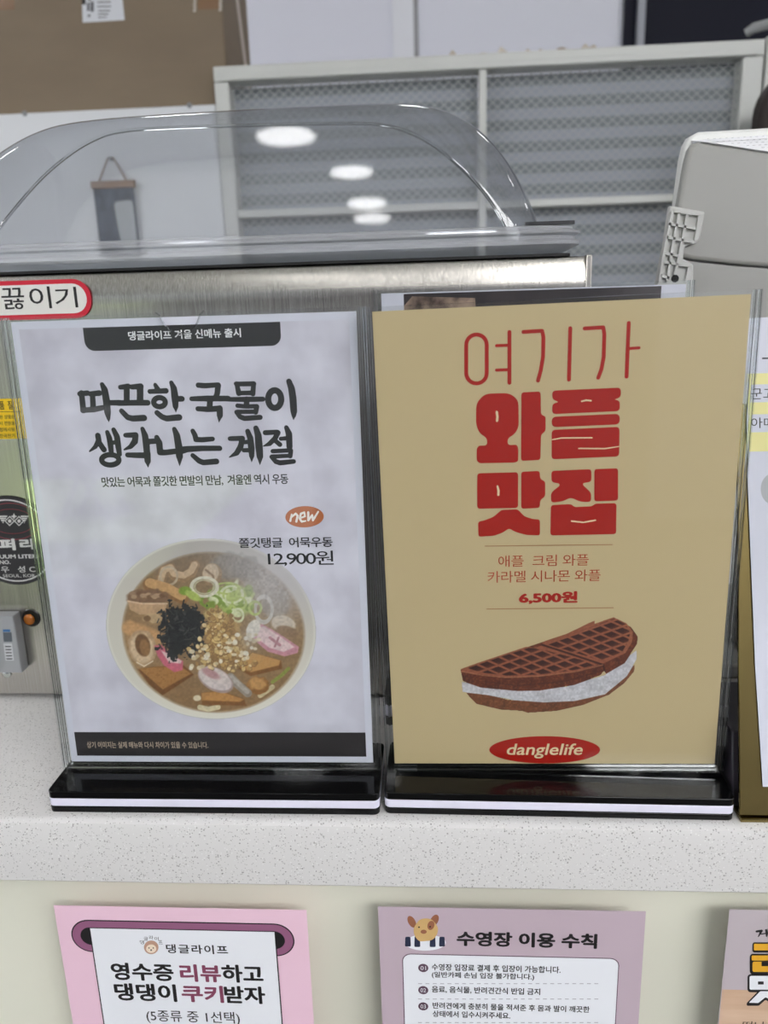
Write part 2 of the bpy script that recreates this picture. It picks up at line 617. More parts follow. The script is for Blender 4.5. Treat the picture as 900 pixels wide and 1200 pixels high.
tag(box('paving', -1.2995, 2, -6.6, Y0 - 0.15, FLOOR - 0.1, FLOOR - 0.006, noise_mat('paving_grey', (150, 150, 156), (165, 165, 170), 12, 0.8)), kind='structure')
tag(box('garden_wall', -9, 3, -6.9, -6.7, FLOOR - 0.1, 1.9, mat('yard_wall', (134, 136, 144), 0.8)), kind='structure')

# ceiling lights
LAMPS = [(-0.326, -2.407, 0.12), (-0.096, -2.755, 0.095), (-0.057, -3.10, 0.095), (-0.048, -3.295, 0.095), 
         (-1.4, 0.75, 0.095), (1.9, 0.75, 0.095), (-0.5, 1.65, 0.11), (1.2, 1.65, 0.11), (-1.9, 1.6, 0.11), (2.5, 1.6, 0.11), (0.35, 1.6, 0.11)]  # these rear lights are unseen, added to brighten the back of the room
M_lamp = emit_mat('lamp_diffuser', (250, 252, 255), LAMP_STRENGTH)
M_lampring = mat('lamp_ring', (230, 230, 230), 0.4)
for x, y, r_ in LAMPS:   # round downlights squeezed oval to flatten their reflections in the lid
    e = empty('ceiling_light', (x, y, CEIL), 'oval white downlight in the ceiling; the rear ones are added light', 'ceiling light', 'downlights in the ceiling')
    bm = bmesh.new(); lathe(bm, [(r_ + 0.02, -0.001), (r_ + 0.02, -0.012), (r_, -0.018)], n=32); bm.transform(Matrix.Diagonal((1, 0.65, 1, 1))); from_bm('ring', bm, M_lampring, e, smooth=True)
    bm = bmesh.new(); lathe(bm, [(r_ - 0.001, -0.0185), (r_ - 0.001, -0.022)], n=32); bm.transform(Matrix.Diagonal((1, 0.65, 1, 1))); from_bm('diffuser', bm, M_lamp, e)

M_panel = emit_mat('fill_panel_diffuser', (250, 252, 255), FILL_STRENGTH)
for x, y in ((-2.2, -1.1), (1.75, -2.5), (1.1, -2.7), (2.4, -2.2)):  # unseen panels added to give more frontal fill light
    e = empty('fill_panel', (x, y, CEIL), 'unseen rectangular white ceiling panel added as fill light', 'ceiling light', 'added fill panels on the ceiling')
    box('frame', -0.32, 0.32, -0.62, 0.62, -0.014, -0.0005, M_lampring, e)
    box('diffuser', -0.30, 0.30, -0.60, 0.60, -0.018, -0.0142, M_panel, e)

# ------------------------------------------------------------------ counter
CX0, CX1 = -1.1, 1.5
bm = bmesh.new()
prof = [(0.62, 0.0), (0.006, 0.0), (0.0035, -0.0006), (0.0012, -0.0022), (0.0, -0.006), (0.0, -0.046), (0.002, -0.048), (0.62, -0.048)]
va = [bm.verts.new((CX0, y, z)) for y, z in prof]; vb = [bm.verts.new((CX1, y, z)) for y, z in prof]
bm.faces.new(va); bm.faces.new(vb[::-1])
for i in range(len(prof)):
    j = (i + 1) % len(prof); bm.faces.new((va[i], vb[i], vb[j], va[j]))
wt = from_bm('countertop', bm, M_quartz, smooth=True)
tag(wt, 'pale grey speckled quartz countertop with a thick front edge', 'countertop')
YP = 0.018
cf = empty('service_counter', (0.2, 0.02, FLOOR), 'cream fronted service counter below the speckled quartz countertop', 'counter')
M_cream = mat('cream_panel', (222, 221, 205), 0.35, k=1.05)
o = box('front_panel', CX0 - 0.2 + 0.0, CX1 - 0.2, YP - 0.02, YP - 0.02 + 0.02, 0.0, -0.0485 - FLOOR, M_cream, cf)
o = box('carcass', CX0 - 0.19, CX1 - 0.21, 0.0005, 0.56, 0.0, -0.0485 - FLOOR, mat('carcass_board', (200, 198, 190), 0.6), cf)


# ------------------------------------------------------------------ acrylic menu stands
ZB = 0.0207
M_paper = mat('white_paper', (212, 213, 224), 0.6, k=1.0)


def rot_sheet(x, y, a, t, g):
    u = np.array([math.cos(a), math.sin(a), 0]); n = np.array([-math.sin(a), math.cos(a), 0])
    w = np.array([0, 0, math.cos(t)]) + n * math.sin(t)
    u, w = math.cos(g) * u + math.sin(g) * w, math.cos(g) * w - math.sin(g) * u
    return Sheet((x, y, ZB), u / np.linalg.norm(u), w / np.linalg.norm(w))


def menu_stand(x, y, a, t, g, label, poster_label, notch=True, bd=0.0279, back=0.034, dz=0.0):
    sh = rot_sheet(x, y, a, t, g)
    sh.o = sh.o + np.array([0, 0, dz])
    zk = 1 + dz / 0.0158
    root = empty('menu_stand', (x + 0.105, y, 0.0), label, 'menu stand', 'acrylic menu stands on the counter', Matrix.Rotation(a, 3, 'Z'))
    hw, H = 0.1105, 0.0158
    # three-layer base
    for nm, z0, z1, m in (('base_layer', 0.0003, 0.0048, M_black), ('white_base_layer', 0.0049, 0.0105, M_white_plastic), ('base_layer', 0.0106, H, M_black)):
        bm = bmesh.new(); slab(bm, rrect(-hw, hw, -bd, back, 0.004), z0 * zk, z1 * zk)
        o = from_bm(nm, bm, m, root, bevel=0.0005, seg=2)
        if nm == 'white_base_layer': o['label'] = 'white middle layer of the base'
    # clear holder in the sheet's own frame, converted to the stand's frame
    T = root.matrix_world.inverted() @ (Matrix.Translation(sh.o) @ sh.M3.to_4x4())
    wl, wr, zb, zt = -0.0055, 0.2155, -0.0045, 0.2995

    def add(nm, bm, m, **k):
        o = from_bm(nm, bm, m, root, **k); o.matrix_local = T
        return o
    bm = bmesh.new()
    c = (wl + wr) / 2
    pts = [(wl, zb), (wr, zb), (wr, zt)]
    if notch:
        pts += [(c + 0.0145, zt), (c + 0.0125, zt - 0.0015), (c + 0.0105, zt - 0.006)] + [(c + 0.0088 * math.cos(q), zt - 0.0085 - 0.0035 * math.sin(q)) for q in [math.pi * i / 8 for i in range(9)]] + [(c - 0.0105, zt - 0.006), (c - 0.0125, zt - 0.0015), (c - 0.0145, zt)]
    pts += [(wl, zt)]
    prism(bm, pts, -0.0030, -0.0010); add('front_sheet', bm, M_clear)
    if notch:
        ed = pts[3:-1]
        bm = bmesh.new()
        for (ax, az), (bx_, bz) in zip(ed[:-1], ed[1:]):
            L_ = math.hypot(bx_ - ax, bz - az); nx_, nz_ = (bz - az) / L_ * 0.0005, -(bx_ - ax) / L_ * 0.0005
            prism(bm, [(ax, az), (bx_, bz), (bx_ + nx_, bz + nz_), (ax + nx_, az + nz_)], -0.0031, -0.0009)
        add('notch_edge', bm, M_edge)
    bm = bmesh.new(); prism(bm, [(wl, zb), (wr, zb), (wr, zt), (wl, zt)], 0.0012, 0.0032); add('back_sheet', bm, M_clear)
    for s0, s1 in ((wl, wl + 0.0013), (wl + 0.0030, wl + 0.0042), (wr - 0.0042, wr - 0.0030), (wr - 0.0013, wr)):
        bm = bmesh.new(); add_box(bm, s0, s1, -0.00095, 0.00115, zb, zt); add('side_strip', bm, M_edge)
    bm = bmesh.new(); add_box(bm, wl + 0.0045, wr - 0.0045, -0.00095, 0.00115, zb, zb + 0.0028); add('bottom_strip', bm, M_edge)
    return root, sh


def paper(sh, name, label, cat, m):
    root = empty(name, sh.o, label, cat, None, sh.M3)
    box('sheet', 0, 0.210, 0.0, 0.0003, 0, 0.297, m, root)
    return root


_, S1 = menu_stand(0.0, 0.0375, 0.0025, 0.0192, 0.0016, 'clear acrylic menu stand holding the udon poster, on a black and white base', '')
_, S2 = menu_stand(0.2246, 0.0378, -0.0162, -0.0195, 0.0163, 'clear acrylic menu stand holding the beige waffle poster, on a black and white base', '', notch=False)
_, S3 = menu_stand(0.2183, 0.142, 0.0, 0.0, 0.0, 'clear acrylic menu stand mostly hidden behind the beige waffle poster', '', notch=False, bd=0.020, back=0.018, dz=0.0105)

# ---- udon poster
P1 = paper(S1, 'udon_poster', 'grey marble poster with a bowl of fishcake udon and brush lettering', 'poster', M_paper)
M_marble = noise_mat('marble_print', (188, 185, 196), (216, 214, 224), 26, 0.6, detail=10, lo=0.34, hi=0.66, k=K)
bx = [(23, 384), (409, 376), (428.5, 884), (86, 885)]
x0, z0 = S1.p(88, 886); x1, z1 = S1.p(409, 376)
flat_poly('marble_ground', [[(0.0045, 0.0045), (0.2055, 0.0045), (0.2055, 0.2925), (0.0045, 0.2925)]], M_marble, P1, 1)
M_charcoal = mat('charcoal_ink', (36, 35, 37), 0.5)
a, b_ = S1.p(97, 383), S1.p(330, 405)
zt_ = 0.2923
flat_poly('top_banner', [[(a[0], zt_)] + [q for q in rrect(a[0], b_[0], b_[1], zt_, 0.006) if q[1] < (zt_ + b_[1]) / 2] + [(b_[0], zt_)]], M_charcoal, P1, 2)
M_pale_ink = mat('pale_ink', (240, 240, 240), 0.5)
text('banner_text', '댕글라이프 겨울 신메뉴 출시', S1, (151, 399), (282, 384.3), M_pale_ink, P1, 3, bold=0.022)
zf = S1.p(250, 858)[1]
flat_poly('footer_band', [[(0.0045, 0.0045), (0.2055, 0.0045), (0.2055, zf), (0.0045, zf)]], mat('footer_ink', (40, 36, 38), 0.5), P1, 2)
text('footer_text', '상기 이미지는 실제 메뉴와 다시 차이가 있을 수 있습니다.', S1, (102, 876.5), (244, 869), mat('tan_ink', (190, 172, 152), 0.5), P1, 3, flat=True, bold=0.015)

cA, cB = crop(80, 430, 5.625), crop(210, 430, 6.0)
W = 38
strokesA = [
    # tta
    [(88, 172, 34), (100, 286, 36)], [(76, 178, 30), (128, 172, 32)], [(95, 286, 30), (170, 280, 34), (240, 266, 30)],
    [(146, 178, 30), (206, 172, 34)], [(160, 180, 32), (166, 280, 36)],
    [(224, 116, 28), (240, 150, 40), (252, 220, 44), (260, 300, 40), (266, 340, 22), (268, 362, 3)], [(268, 236, 32), (345, 236, 34)],
    # kkeun
    [(344, 134, 28), (396, 128, 34)], [(386, 136, 36), (386, 225, 36)], [(420, 132, 30), (478, 128, 36)], [(474, 134, 40), (474, 225, 40)],
    [(330, 238, 34), (440, 236, 34), (524, 236, 34)], [(352, 290, 30), (392, 332, 34), (425, 340, 36), (500, 336, 38)],
    # han
    [(574, 118, 24), (590, 148, 34)], [(538, 162, 28), (645, 157, 32)],
    [(680, 104, 26), (696, 140, 38), (704, 200, 44), (708, 260, 34), (710, 298, 3)], [(716, 210, 34), (750, 210, 34)],
    [(586, 302, 32), (620, 330, 34), (650, 340, 36), (732, 332, 38)],
    # saeng
    [(196, 452, 34), (202, 485, 34), (180, 525, 26), (142, 556, 10)], [(205, 500, 34), (236, 545, 34)],
    [(258, 430, 26), (272, 470, 34), (280, 520, 34), (284, 560, 30)], [(285, 500, 26), (320, 495, 26)], [(300, 414, 28), (322, 460, 36), (330, 520, 36), (338, 575, 30)],
    # gak
    [(378, 450, 28), (445, 448, 34), (440, 490, 38), (412, 525, 28), (370, 545, 10)],
    [(490, 408, 26), (506, 450, 38), (515, 510, 42), (520, 575, 38)], [(525, 492, 34), (585, 488, 32)], [(392, 580, 30), (450, 582, 34), (522, 582, 36)],
    [(522, 570, 40), (524, 620, 38), (527, 662, 3)],
    # na
    [(584, 464, 30), (600, 500, 40), (606, 562, 38), (640, 564, 34), (705, 556, 34)],
    [(700, 410, 28), (716, 450, 40), (728, 520, 44), (734, 590, 42), (735, 652, 3)], [(735, 560, 34), (795, 540, 34), (800, 540, 34)],
]
strokesB = [
    # guk
    [(135, 128, 34), (180, 132, 34), (275, 126, 32)], [(274, 130, 38), (268, 185, 36), (255, 215, 30)], [(88, 224, 30), (200, 222, 38), (345, 222, 36)], [(218, 225, 38), (214, 285, 38)],
    [(132, 294, 32), (200, 298, 36), (285, 292, 38)], [(286, 290, 38), (286, 340, 40), (280, 388, 4)],
    # mul
    [(398, 118, 26), (420, 120, 30), (525, 118, 32)], [(404, 116, 28), (420, 185, 36)], [(524, 118, 30), (518, 188, 34)], [(418, 184, 28), (516, 182, 30)],
    [(340, 228, 28), (480, 228, 34), (588, 226, 32)], [(474, 228, 38), (474, 268, 36)], [(410, 272, 28), (470, 278, 28), (545, 276, 28)], [(546, 278, 32), (538, 318, 32)],
    [(408, 316, 28), (535, 314, 28)], [(404, 318, 30), (428, 350, 32), (460, 362, 34), (570, 354, 32)],
    # i
    [(772, 102, 36), (790, 150, 44), (800, 220, 46), (806, 310, 44), (806, 340, 30), (804, 372, 3)],
    # neun
    [(96, 450, 30), (112, 480, 34), (118, 510, 34), (165, 512, 34), (235, 506, 30)], [(5, 580, 34), (50, 578, 40), (160, 572, 36), (285, 572, 34)], [(96, 622, 30), (140, 660, 36), (170, 672, 36), (262, 664, 38)],
    # gye
    [(358, 504, 30), (445, 502, 34), (432, 560, 38), (405, 605, 34), (354, 634, 8)], [(440, 530, 28), (500, 526, 28)], [(455, 586, 28), (505, 584, 28)],
    [(482, 452, 32), (500, 500, 40), (508, 570, 42), (510, 625, 34), (510, 668, 3)], [(540, 430, 34), (556, 480, 44), (562, 560, 48), (568, 630, 42), (568, 688, 3)],
    # jeol
    [(605, 462, 32), (690, 458, 32)], [(695, 462, 34), (672, 505, 34), (635, 540, 30), (594, 556, 8)], [(672, 515, 30), (708, 545, 32)], [(715, 505, 26), (765, 500, 28)],
    [(754, 426, 30), (772, 470, 42), (776, 560, 40)], [(658, 592, 28), (785, 586, 28)], [(786, 588, 30), (780, 626, 32)], [(652, 630, 28), (780, 624, 26)], [(650, 632, 28), (680, 665, 32), (710, 674, 34), (805, 664, 30)],
]
for n_, cx_, cy_, rx, ry, w, cv in (('a', 602, 232, 38, 30, 32, cA), ('b', 278, 612, 57, 34, 32, cA), ('c', 672, 226, 46, 62, 40, cB)):
    el = [(cx_ + rx * math.cos(2 * math.pi * k / 24), cy_ + ry * math.sin(2 * math.pi * k / 24), w) for k in range(25)]
    (strokesA if cv is cA else strokesB).append(el)


def merge_brush(name, sheet, parts, m, parent, lay):
    bm = bmesh.new()
    for strokes, conv in parts:
        s = conv(1, 0)[0] - conv(0, 0)[0]
        S = []
        for st in strokes:
            row = []
            for x, yy, w in st:
                q = conv(x, yy); a = sheet.p(*q); b = sheet.p(q[0] + 10, q[1])
                row.append((a[0], a[1], w * 1.1 * s * math.hypot(a[0] - b[0], a[1] - b[1]) / 10))
            S.append(row)
        brush(bm, S, -lay * LAYER, 1.0)
    me = bpy.data.meshes.new(name); bm.to_mesh(me); bm.free()
    return link(name, me, m, parent)


merge_brush('brush_heading', S1, [(strokesA, cA), (strokesB, cB)], M_ink, P1, 2)
text('tagline_text', '맛있는 어묵과 쫄깃한 면발의 만남,  겨울엔 역시 우동', S1, (119, 569.5), (338, 557), M_ink, P1, 2, flat=True, bold=0.022, spacing=0.9)
M_orange = mat('orange_ink', (184, 106, 62), 0.5, k=1.0)
flat_poly('new_badge', [S1.pts(ellipse(357, 605.5, 22.5, 12.5, 40, -0.03))], M_orange, P1, 3)
cN = crop(100, 580, 2.5714)
merge_brush('badge_lettering', S1, [([[(622, 58, 4), (618, 78, 6)], [(622, 66, 5), (634, 56, 6), (640, 62, 6), (636, 80, 6)],
    [(646, 70, 5), (662, 64, 5), (660, 52, 5), (650, 56, 6), (646, 70, 6), (652, 80, 6), (664, 78, 4)],
    [(672, 52, 6), (672, 76, 6), (684, 60, 5), (686, 76, 6), (702, 50, 5)]], cN)], mat('cream_ink', (240, 235, 225), 0.5), P1, 4)
text('dish_text', '쫄깃탱글  어묵우동', S1, (280, 641.5), (390, 629.5), M_ink, P1, 4, flat=True, bold=0.018, spacing=0.92)
text('price_text', '12,900원', S1, (314, 663), (391, 645.5), M_ink, P1, 4, flat=True, bold=0.006, spacing=0.84)

# ---- printed photograph of the udon bowl
cG = crop(120, 620, 3.4615)
cv = Canvas(8, 24, 876, 784, 0.42)
n1, n2, n3 = cv.noise(60, 1), cv.noise(22, 2), cv.noise(8, 3)
rt = math.radians(8)
dx, dy = cv.X - 441, cv.Y - 404
u_, v_ = (dx * math.cos(rt) + dy * math.sin(rt)) / 428, (-dx * math.sin(rt) + dy * math.cos(rt)) / 366
rr = np.sqrt(u_ * u_ + v_ * v_)
cv.A = np.where(rr < 1, 1.0, 0.0)
t = np.clip((cv.Y - 60) / 640, 0, 1)[..., None]
cv.C = np.array([174, 168, 160]) * (1 - t) + np.array([220, 215, 200]) * t
cv.put(np.clip((0.35 - cv.X / 1000) * 2, 0, 0.6) * (cv.Y > 0), (206, 201, 188))
cv.put(np.clip((rr - 0.965) / 0.03, 0, 1) * 0.9, (222, 220, 210))
cv.put(np.clip((rr - 0.988) / 0.012, 0, 1) * 0.8, (150, 147, 142))
a = cv.ell(452, 418, 368, 322, (146, 118, 84), rot=8, soft=14)
soup = a.copy()
cv.put(soup * np.clip((300 - cv.Y) / 260, 0, 1) * 0.8, (108, 94, 78))
cv.put(soup * np.clip((260 - cv.X) / 200, 0, 1) * 0.6, (184, 148, 104))
cv.put(soup * np.clip(n1 - 0.45, 0, 1) * 0.8, (120, 96, 68))
cv.put(soup * np.clip((cv.Y - 560) / 160, 0, 1) * 0.5, (140, 104, 66))
# murky back
for q in ((520, 150, 80, 55, (122, 114, 104)), (640, 225, 70, 55, (150, 138, 122)), (700, 300, 60, 60, (140, 128, 112)), (590, 160, 60, 45, (112, 104, 94))):
    cv.ell(*q[:4], q[4], soft=18, alpha=0.85, wob=16)
FC, FD = (196, 168, 134), (150, 120, 88)
cv.stroke([(238, 205), (250, 168), (278, 158), (288, 186), (330, 196), (362, 176), (376, 146)], 40, FD)
cv.stroke([(238, 203), (250, 165), (278, 156), (290, 180), (330, 188), (360, 170), (374, 144)], 26, FC)
cv.ring(270, 190, 34, 36, 9, (186, 168, 142))
cv.ell(445, 185, 40, 46, FD, rot=20, soft=5); cv.ell(440, 178, 32, 38, (200, 176, 146), rot=20, soft=6); cv.stroke([(420, 165), (450, 190), (452, 215)], 9, (140, 112, 84))
cv.stroke([(190, 225), (260, 245), (325, 278)], 52, (140, 102, 64)); cv.stroke([(192, 218), (262, 238), (322, 270)], 38, (198, 156, 106))
cv.ell(185, 275, 86, 34, (128, 98, 74), soft=6, wob=12)
for k in range(14):
    cv.ell(125 + k * 9 + random.uniform(-6, 6), 268 + random.uniform(-10, 10), 12, 9, random.choice([(176, 146, 116), (120, 90, 66), (150, 122, 96)]), soft=4)
cv.poly([(104, 290), (160, 300), (262, 300), (258, 330), (220, 346), (150, 346), (112, 325)], (192, 158, 122), soft=5)
cv.stroke([(104, 292), (160, 302), (262, 302)], 7, (214, 184, 150))
cv.ell(205, 362, 40, 18, (188, 160, 122), soft=6, wob=14); cv.ell(182, 362, 15, 12, (130, 100, 70), soft=4)
cv.stroke([(110, 400), (215, 440)], 60, (196, 152, 104), soft=12)
cv.ell(162, 482, 56, 74, (212, 186, 152), rot=-12, soft=5, wob=12, edge=(180, 150, 116)); cv.ell(164, 470, 30, 46, (112, 80, 50), rot=-12, soft=6); cv.ell(172, 480, 20, 34, (146, 108, 68), rot=-12, soft=6)
cv.stroke([(140, 540), (170, 556), (205, 535)], 5, (222, 204, 176))
# fried tofu
cv.poly([(145, 568), (200, 558), (330, 552), (372, 590), (245, 674), (190, 630)], (118, 78, 40), soft=5)
cv.poly([(150, 566), (205, 560), (318, 556), (360, 586), (245, 650)], (172, 124, 70), soft=5)
cv.put(cv.pmask([(150, 566), (205, 560), (318, 556), (360, 586), (245, 650)]) * np.clip(n3 - 0.5, 0, 1) * 1.4, (120, 80, 42))
cv.poly([(552, 566), (602, 498), (725, 532), (730, 566), (602, 596)], (128, 86, 46), soft=5); cv.poly([(560, 560), (606, 500), (722, 532), (716, 552), (602, 580)], (196, 150, 92), soft=5)
cv.put(cv.pmask([(560, 560), (606, 500), (722, 532), (716, 552), (602, 580)]) * np.clip(n3 - 0.5, 0, 1), (150, 104, 58))
cv.stroke([(395, 722), (430, 730), (470, 722)], 20, (214, 202, 164)); cv.stroke([(640, 675), (690, 640)], 20, (206, 190, 150)); cv.ell(385, 685, 16, 12, (220, 208, 176), soft=4)
cv.poly([(400, 664), (480, 656), (575, 688), (584, 716), (405, 712)], (132, 88, 46), soft=5); cv.poly([(402, 664), (480, 658), (575, 690), (560, 700), (404, 694)], (186, 136, 78), soft=5)
cv.stroke([(690, 620), (730, 590), (755, 565)], 14, (140, 150, 70)); cv.ell(632, 634, 46, 36, (142, 98, 52), soft=5, wob=8); cv.ell(628, 626, 38, 26, (192, 146, 90), soft=8, wob=10)
cv.stroke([(520, 600), (550, 630), (590, 665)], 34, (150, 140, 128)); cv.stroke([(522, 598), (552, 626), (588, 660)], 18, (176, 168, 158))
cv.ell(460, 610, 78, 46, (168, 148, 142), rot=28, soft=4); cv.ell(458, 606, 72, 40, (212, 200, 196), rot=28, soft=5); cv.ell(440, 585, 40, 16, (176, 128, 130), rot=28, soft=8, alpha=0.8)
# pink fish cakes
cv.poly([(210, 472), (240, 470), (280, 510), (328, 535), (326, 572), (292, 580), (250, 552), (225, 515)], (200, 104, 122), soft=5); cv.poly([(238, 492), (285, 512), (322, 534), (318, 545), (270, 540)], (222, 196, 192), soft=6)
cv.poly([(618, 392), (650, 385), (720, 425), (798, 478), (792, 502), (740, 516), (670, 496), (612, 446)], (198, 140, 152), soft=4); cv.poly([(630, 398), (655, 394), (718, 432), (780, 478), (735, 498), (676, 480), (626, 440)], (222, 196, 196), soft=5)
cv.stroke([(680, 440), (720, 470)], 12, (180, 130, 138)); cv.stroke([(715, 440), (700, 475)], 9, (170, 124, 130))
cv.ell(612, 405, 26, 40, (226, 220, 206), rot=25, soft=5); cv.ell(735, 385, 50, 34, (206, 190, 166), rot=15, soft=6); cv.ell(750, 415, 46, 22, (136, 106, 76), rot=15, soft=6); cv.ring(655, 325, 34, 52, 12, (206, 204, 196), alpha=0.85)
# spring onion
G1, G2, G3 = (122, 150, 56), (176, 194, 100), (216, 222, 176)
rg = np.random.default_rng(4)
cv.ell(530, 290, 92, 56, (158, 172, 92), rot=18, soft=14, wob=24)
cv.ell(500, 268, 50, 30, (128, 150, 66), soft=14, wob=20)
for k in range(60):
    a_, r_ = rg.uniform(0, 6.28), rg.uniform(0, 1)
    cv.ell(520 + 95 * r_ * math.cos(a_), 285 + 62 * r_ * math.sin(a_), rg.uniform(12, 30), rg.uniform(8, 20), (G1, G2, G3)[rg.integers(0, 3)], rot=rg.uniform(0, 180), soft=5, alpha=0.9)
for q in ((525, 265, 44, 34, 9, G3), (555, 300, 28, 24, 8, G2), (440, 292, 40, 24, 9, G1), (550, 350, 22, 26, 9, G3), (620, 320, 24, 26, 10, G2), (505, 240, 50, 22, 7, G2)):
    cv.ring(*q[:5], q[5])
cv.ring(414, 234, 52, 38, 11, (222, 218, 196)); cv.ring(414, 234, 40, 28, 6, (186, 178, 146)); cv.ell(336, 250, 26, 18, G1, soft=6); cv.ell(368, 270, 34, 16, G2, rot=30, soft=6)
# seaweed
dist = np.hypot((cv.X - 322) / 1.0, (cv.Y - 408) / 1.12)
cv.put(np.clip((100 + (n2 - 0.5) * 70 + (n3 - 0.5) * 40 - dist) / 8, 0, 1), (38, 40, 42))
for k in range(150):
    a_ = rg.uniform(0, 6.28); r_ = rg.uniform(0, 108) ; x_ = 322 + r_ * math.cos(a_); y_ = 408 + r_ * 1.05 * math.sin(a_); b__ = rg.uniform(0, 6.28); l_ = rg.uniform(12, 34)
    cv.stroke([(x_, y_), (x_ + l_ * math.cos(b__), y_ + l_ * math.sin(b__))], rg.uniform(3, 6), [(24, 26, 30), (48, 50, 52), (70, 70, 68), (30, 32, 36)][rg.integers(0, 4)], alpha=0.9)
# crumbs
cv.ell(500, 450, 78, 100, (176, 142, 92), rot=-25, soft=20, wob=30)
cv.ell(455, 345, 44, 26, (196, 168, 112), soft=10, wob=16)
for k in range(520):
    t_ = rg.uniform(0, 1) ** 0.7; x_ = 455 + t_ * 60 + rg.normal(0, 16 + 34 * t_); y_ = 330 + t_ * 220 + rg.normal(0, 14)
    s_ = rg.uniform(5, 11); c_ = [(212, 182, 122), (190, 154, 98), (224, 200, 150), (168, 132, 84), (150, 116, 74)][rg.integers(0, 5)]
    cv.ell(x_ + 2, y_ + 3, s_, s_ * 0.85, (120, 90, 56), soft=3, alpha=0.7); cv.ell(x_, y_, s_, s_ * 0.8, c_, rot=rg.uniform(0, 90), soft=3)
for k in range(46):
    x_ = rg.uniform(340, 640); y_ = rg.uniform(470, 570) if x_ < 480 else rg.uniform(420, 540)
    cv.ell(x_, y_, rg.uniform(7, 13), rg.uniform(6, 10), [(226, 214, 182), (206, 190, 152), (232, 226, 208)][rg.integers(0, 3)], soft=3, alpha=0.9)
# printed steam
for q in ((650, 210, 180, 130, 0.55), (560, 110, 160, 80, 0.36), (720, 300, 120, 130, 0.46), (760, 150, 140, 130, 0.6), (590, 450, 50, 60, 0.35)):
    u = ((cv.X - q[0]) / q[2]) ** 2 + ((cv.Y - q[1]) / q[3]) ** 2
    cv.put(q[4] * np.exp(-u * 1.2), (192, 188, 190))
cv.put(soup * np.clip(np.mean(cv.C, 2) * 0 + 0.06, 0, 1), (60, 40, 20))
cv.C = cv.C * (1 + soup[..., None] * (0.14 * n3[..., None] - 0.07))
cv.mesh('bowl_picture', S1, cG, P1, K, lay=3)

# ---- waffle poster
M_beige = mat('beige_paper', (192, 173, 132), 0.6, k=1.08)
P2 = paper(S2, 'waffle_poster', 'beige poster with thick red lettering and a cream waffle sandwich', 'poster', M_beige)
M_red = mat('red_ink', (160, 18, 1), 0.5, k=1.1)
cC = crop(530, 380, 3.913)
st = 18
mid = [(64, 90, st), (64, 228, st)]
stad = [(111 + 47 * math.cos(q), 94 - 47 * math.sin(q), st) for q in [math.pi * i / 12 for i in range(13)]] + [(111 - 47 * math.cos(q), 224 + 47 * math.sin(q), st) for q in [math.pi * i / 12 for i in range(13)]]
stad.append(stad[0])
thin = [stad, [(262, 35, st), (262, 268, st)], [(203, 98, 14), (255, 96, 14)], [(203, 210, 14), (255, 208, 14)],
        [(326, 35, st), (412, 30, st), (418, 60, st), (416, 150, st), (406, 210, st), (393, 258, st)], [(541, 18, st), (535, 254, st)],
        [(607, 19, st), (692, 14, st), (697, 45, st), (694, 150, st), (684, 205, st), (669, 245, st)], [(809, -6, st), (799, 240, st)], [(812, 111, 14), (856, 108, 14)]]
flat_brush('thin_heading', S2, thin, cC, M_red, P2, 2)


def sk(x, y):   # the lettering runs along the paper, which climbs slightly to the right in the photo
    return y


def rr4(x0, y0l, y0r, x1, y1l, y1r, r):
    return fillet([(x0, y0l), (x1, y0r), (x1, y1r), (x0, y1l)], r, 5)


blocks = [
    fillet([(150, 318), (260, 315), (303, 345), (305, 470), (285, 505), (254, 522), (254, 554), (296, 552), (303, 570), (302, 628), (285, 634), (125, 637), (112, 625), (112, 570), (122, 556), (160, 556), (160, 522), (125, 500), (109, 460), (110, 360)], 26),
    fillet([(317, 312), (405, 308), (407, 415), (428, 422), (428, 490), (407, 505), (404, 622), (315, 626)], 14),
    fillet([(458, 304), (773, 290), (773, 335), (740, 345), (768, 350), (768, 398), (458, 412), (458, 364), (492, 356), (458, 345)], 18),
    rr4(456, 424, 410, 768, 472, 459, 24),
    fillet([(456, 484), (767, 470), (765, 606), (455, 619)], 18),
    rr4(114, 683, 678, 302, 846, 842, 16),
    fillet([(316, 676), (401, 672), (403, 710), (426, 720), (426, 790), (403, 805), (401, 842), (316, 846)], 14),
    fillet([(118, 905), (150, 898), (190, 882), (225, 851), (300, 848), (330, 880), (370, 893), (402, 895), (402, 968), (340, 966), (290, 952), (260, 935), (232, 955), (190, 970), (120, 974)], 12),
    fillet([(454, 672), (638, 664), (638, 722), (600, 728), (600, 738), (637, 772), (636, 815), (590, 814), (543, 794), (505, 812), (453, 818), (452, 772), (492, 740), (490, 730), (455, 724)], 16),
    rr4(651, 664, 660, 760, 812, 808, 14),
    fillet([(452, 829), (545, 824), (560, 838), (640, 834), (656, 822), (753, 820), (751, 962), (450, 968)], 14),
]
flat_poly('block_heading', [S2.pts(b, cC) for b in blocks], M_red, P2, 2)
M_slit = mat('slit_paper', (222, 200, 160), 0.6, k=1.1)
slits = [[(204, 402, 11), (207, 425, 11), (205, 442, 11)], [(593, 353, 7), (614, 348, 8), (636, 350, 7)], [(458, 529, 4), (500, 521, 6), (640, 520, 6)], [(580, 569, 6), (700, 570, 6), (764, 560, 4)],
         [(207, 742, 8), (212, 762, 11), (211, 782, 10)], [(547, 902, 7), (600, 908, 7), (656, 898, 7)]]
for sl_1 in slits:
    flat_brush('letter_opening', S2, [sl_1], cC, M_slit, P2, 3)
M_thinred = mat('brown_red_ink', (168, 70, 40), 0.5, k=1.1)
M_rule = mat('rule_ink', (158, 120, 84), 0.5, k=1.1)
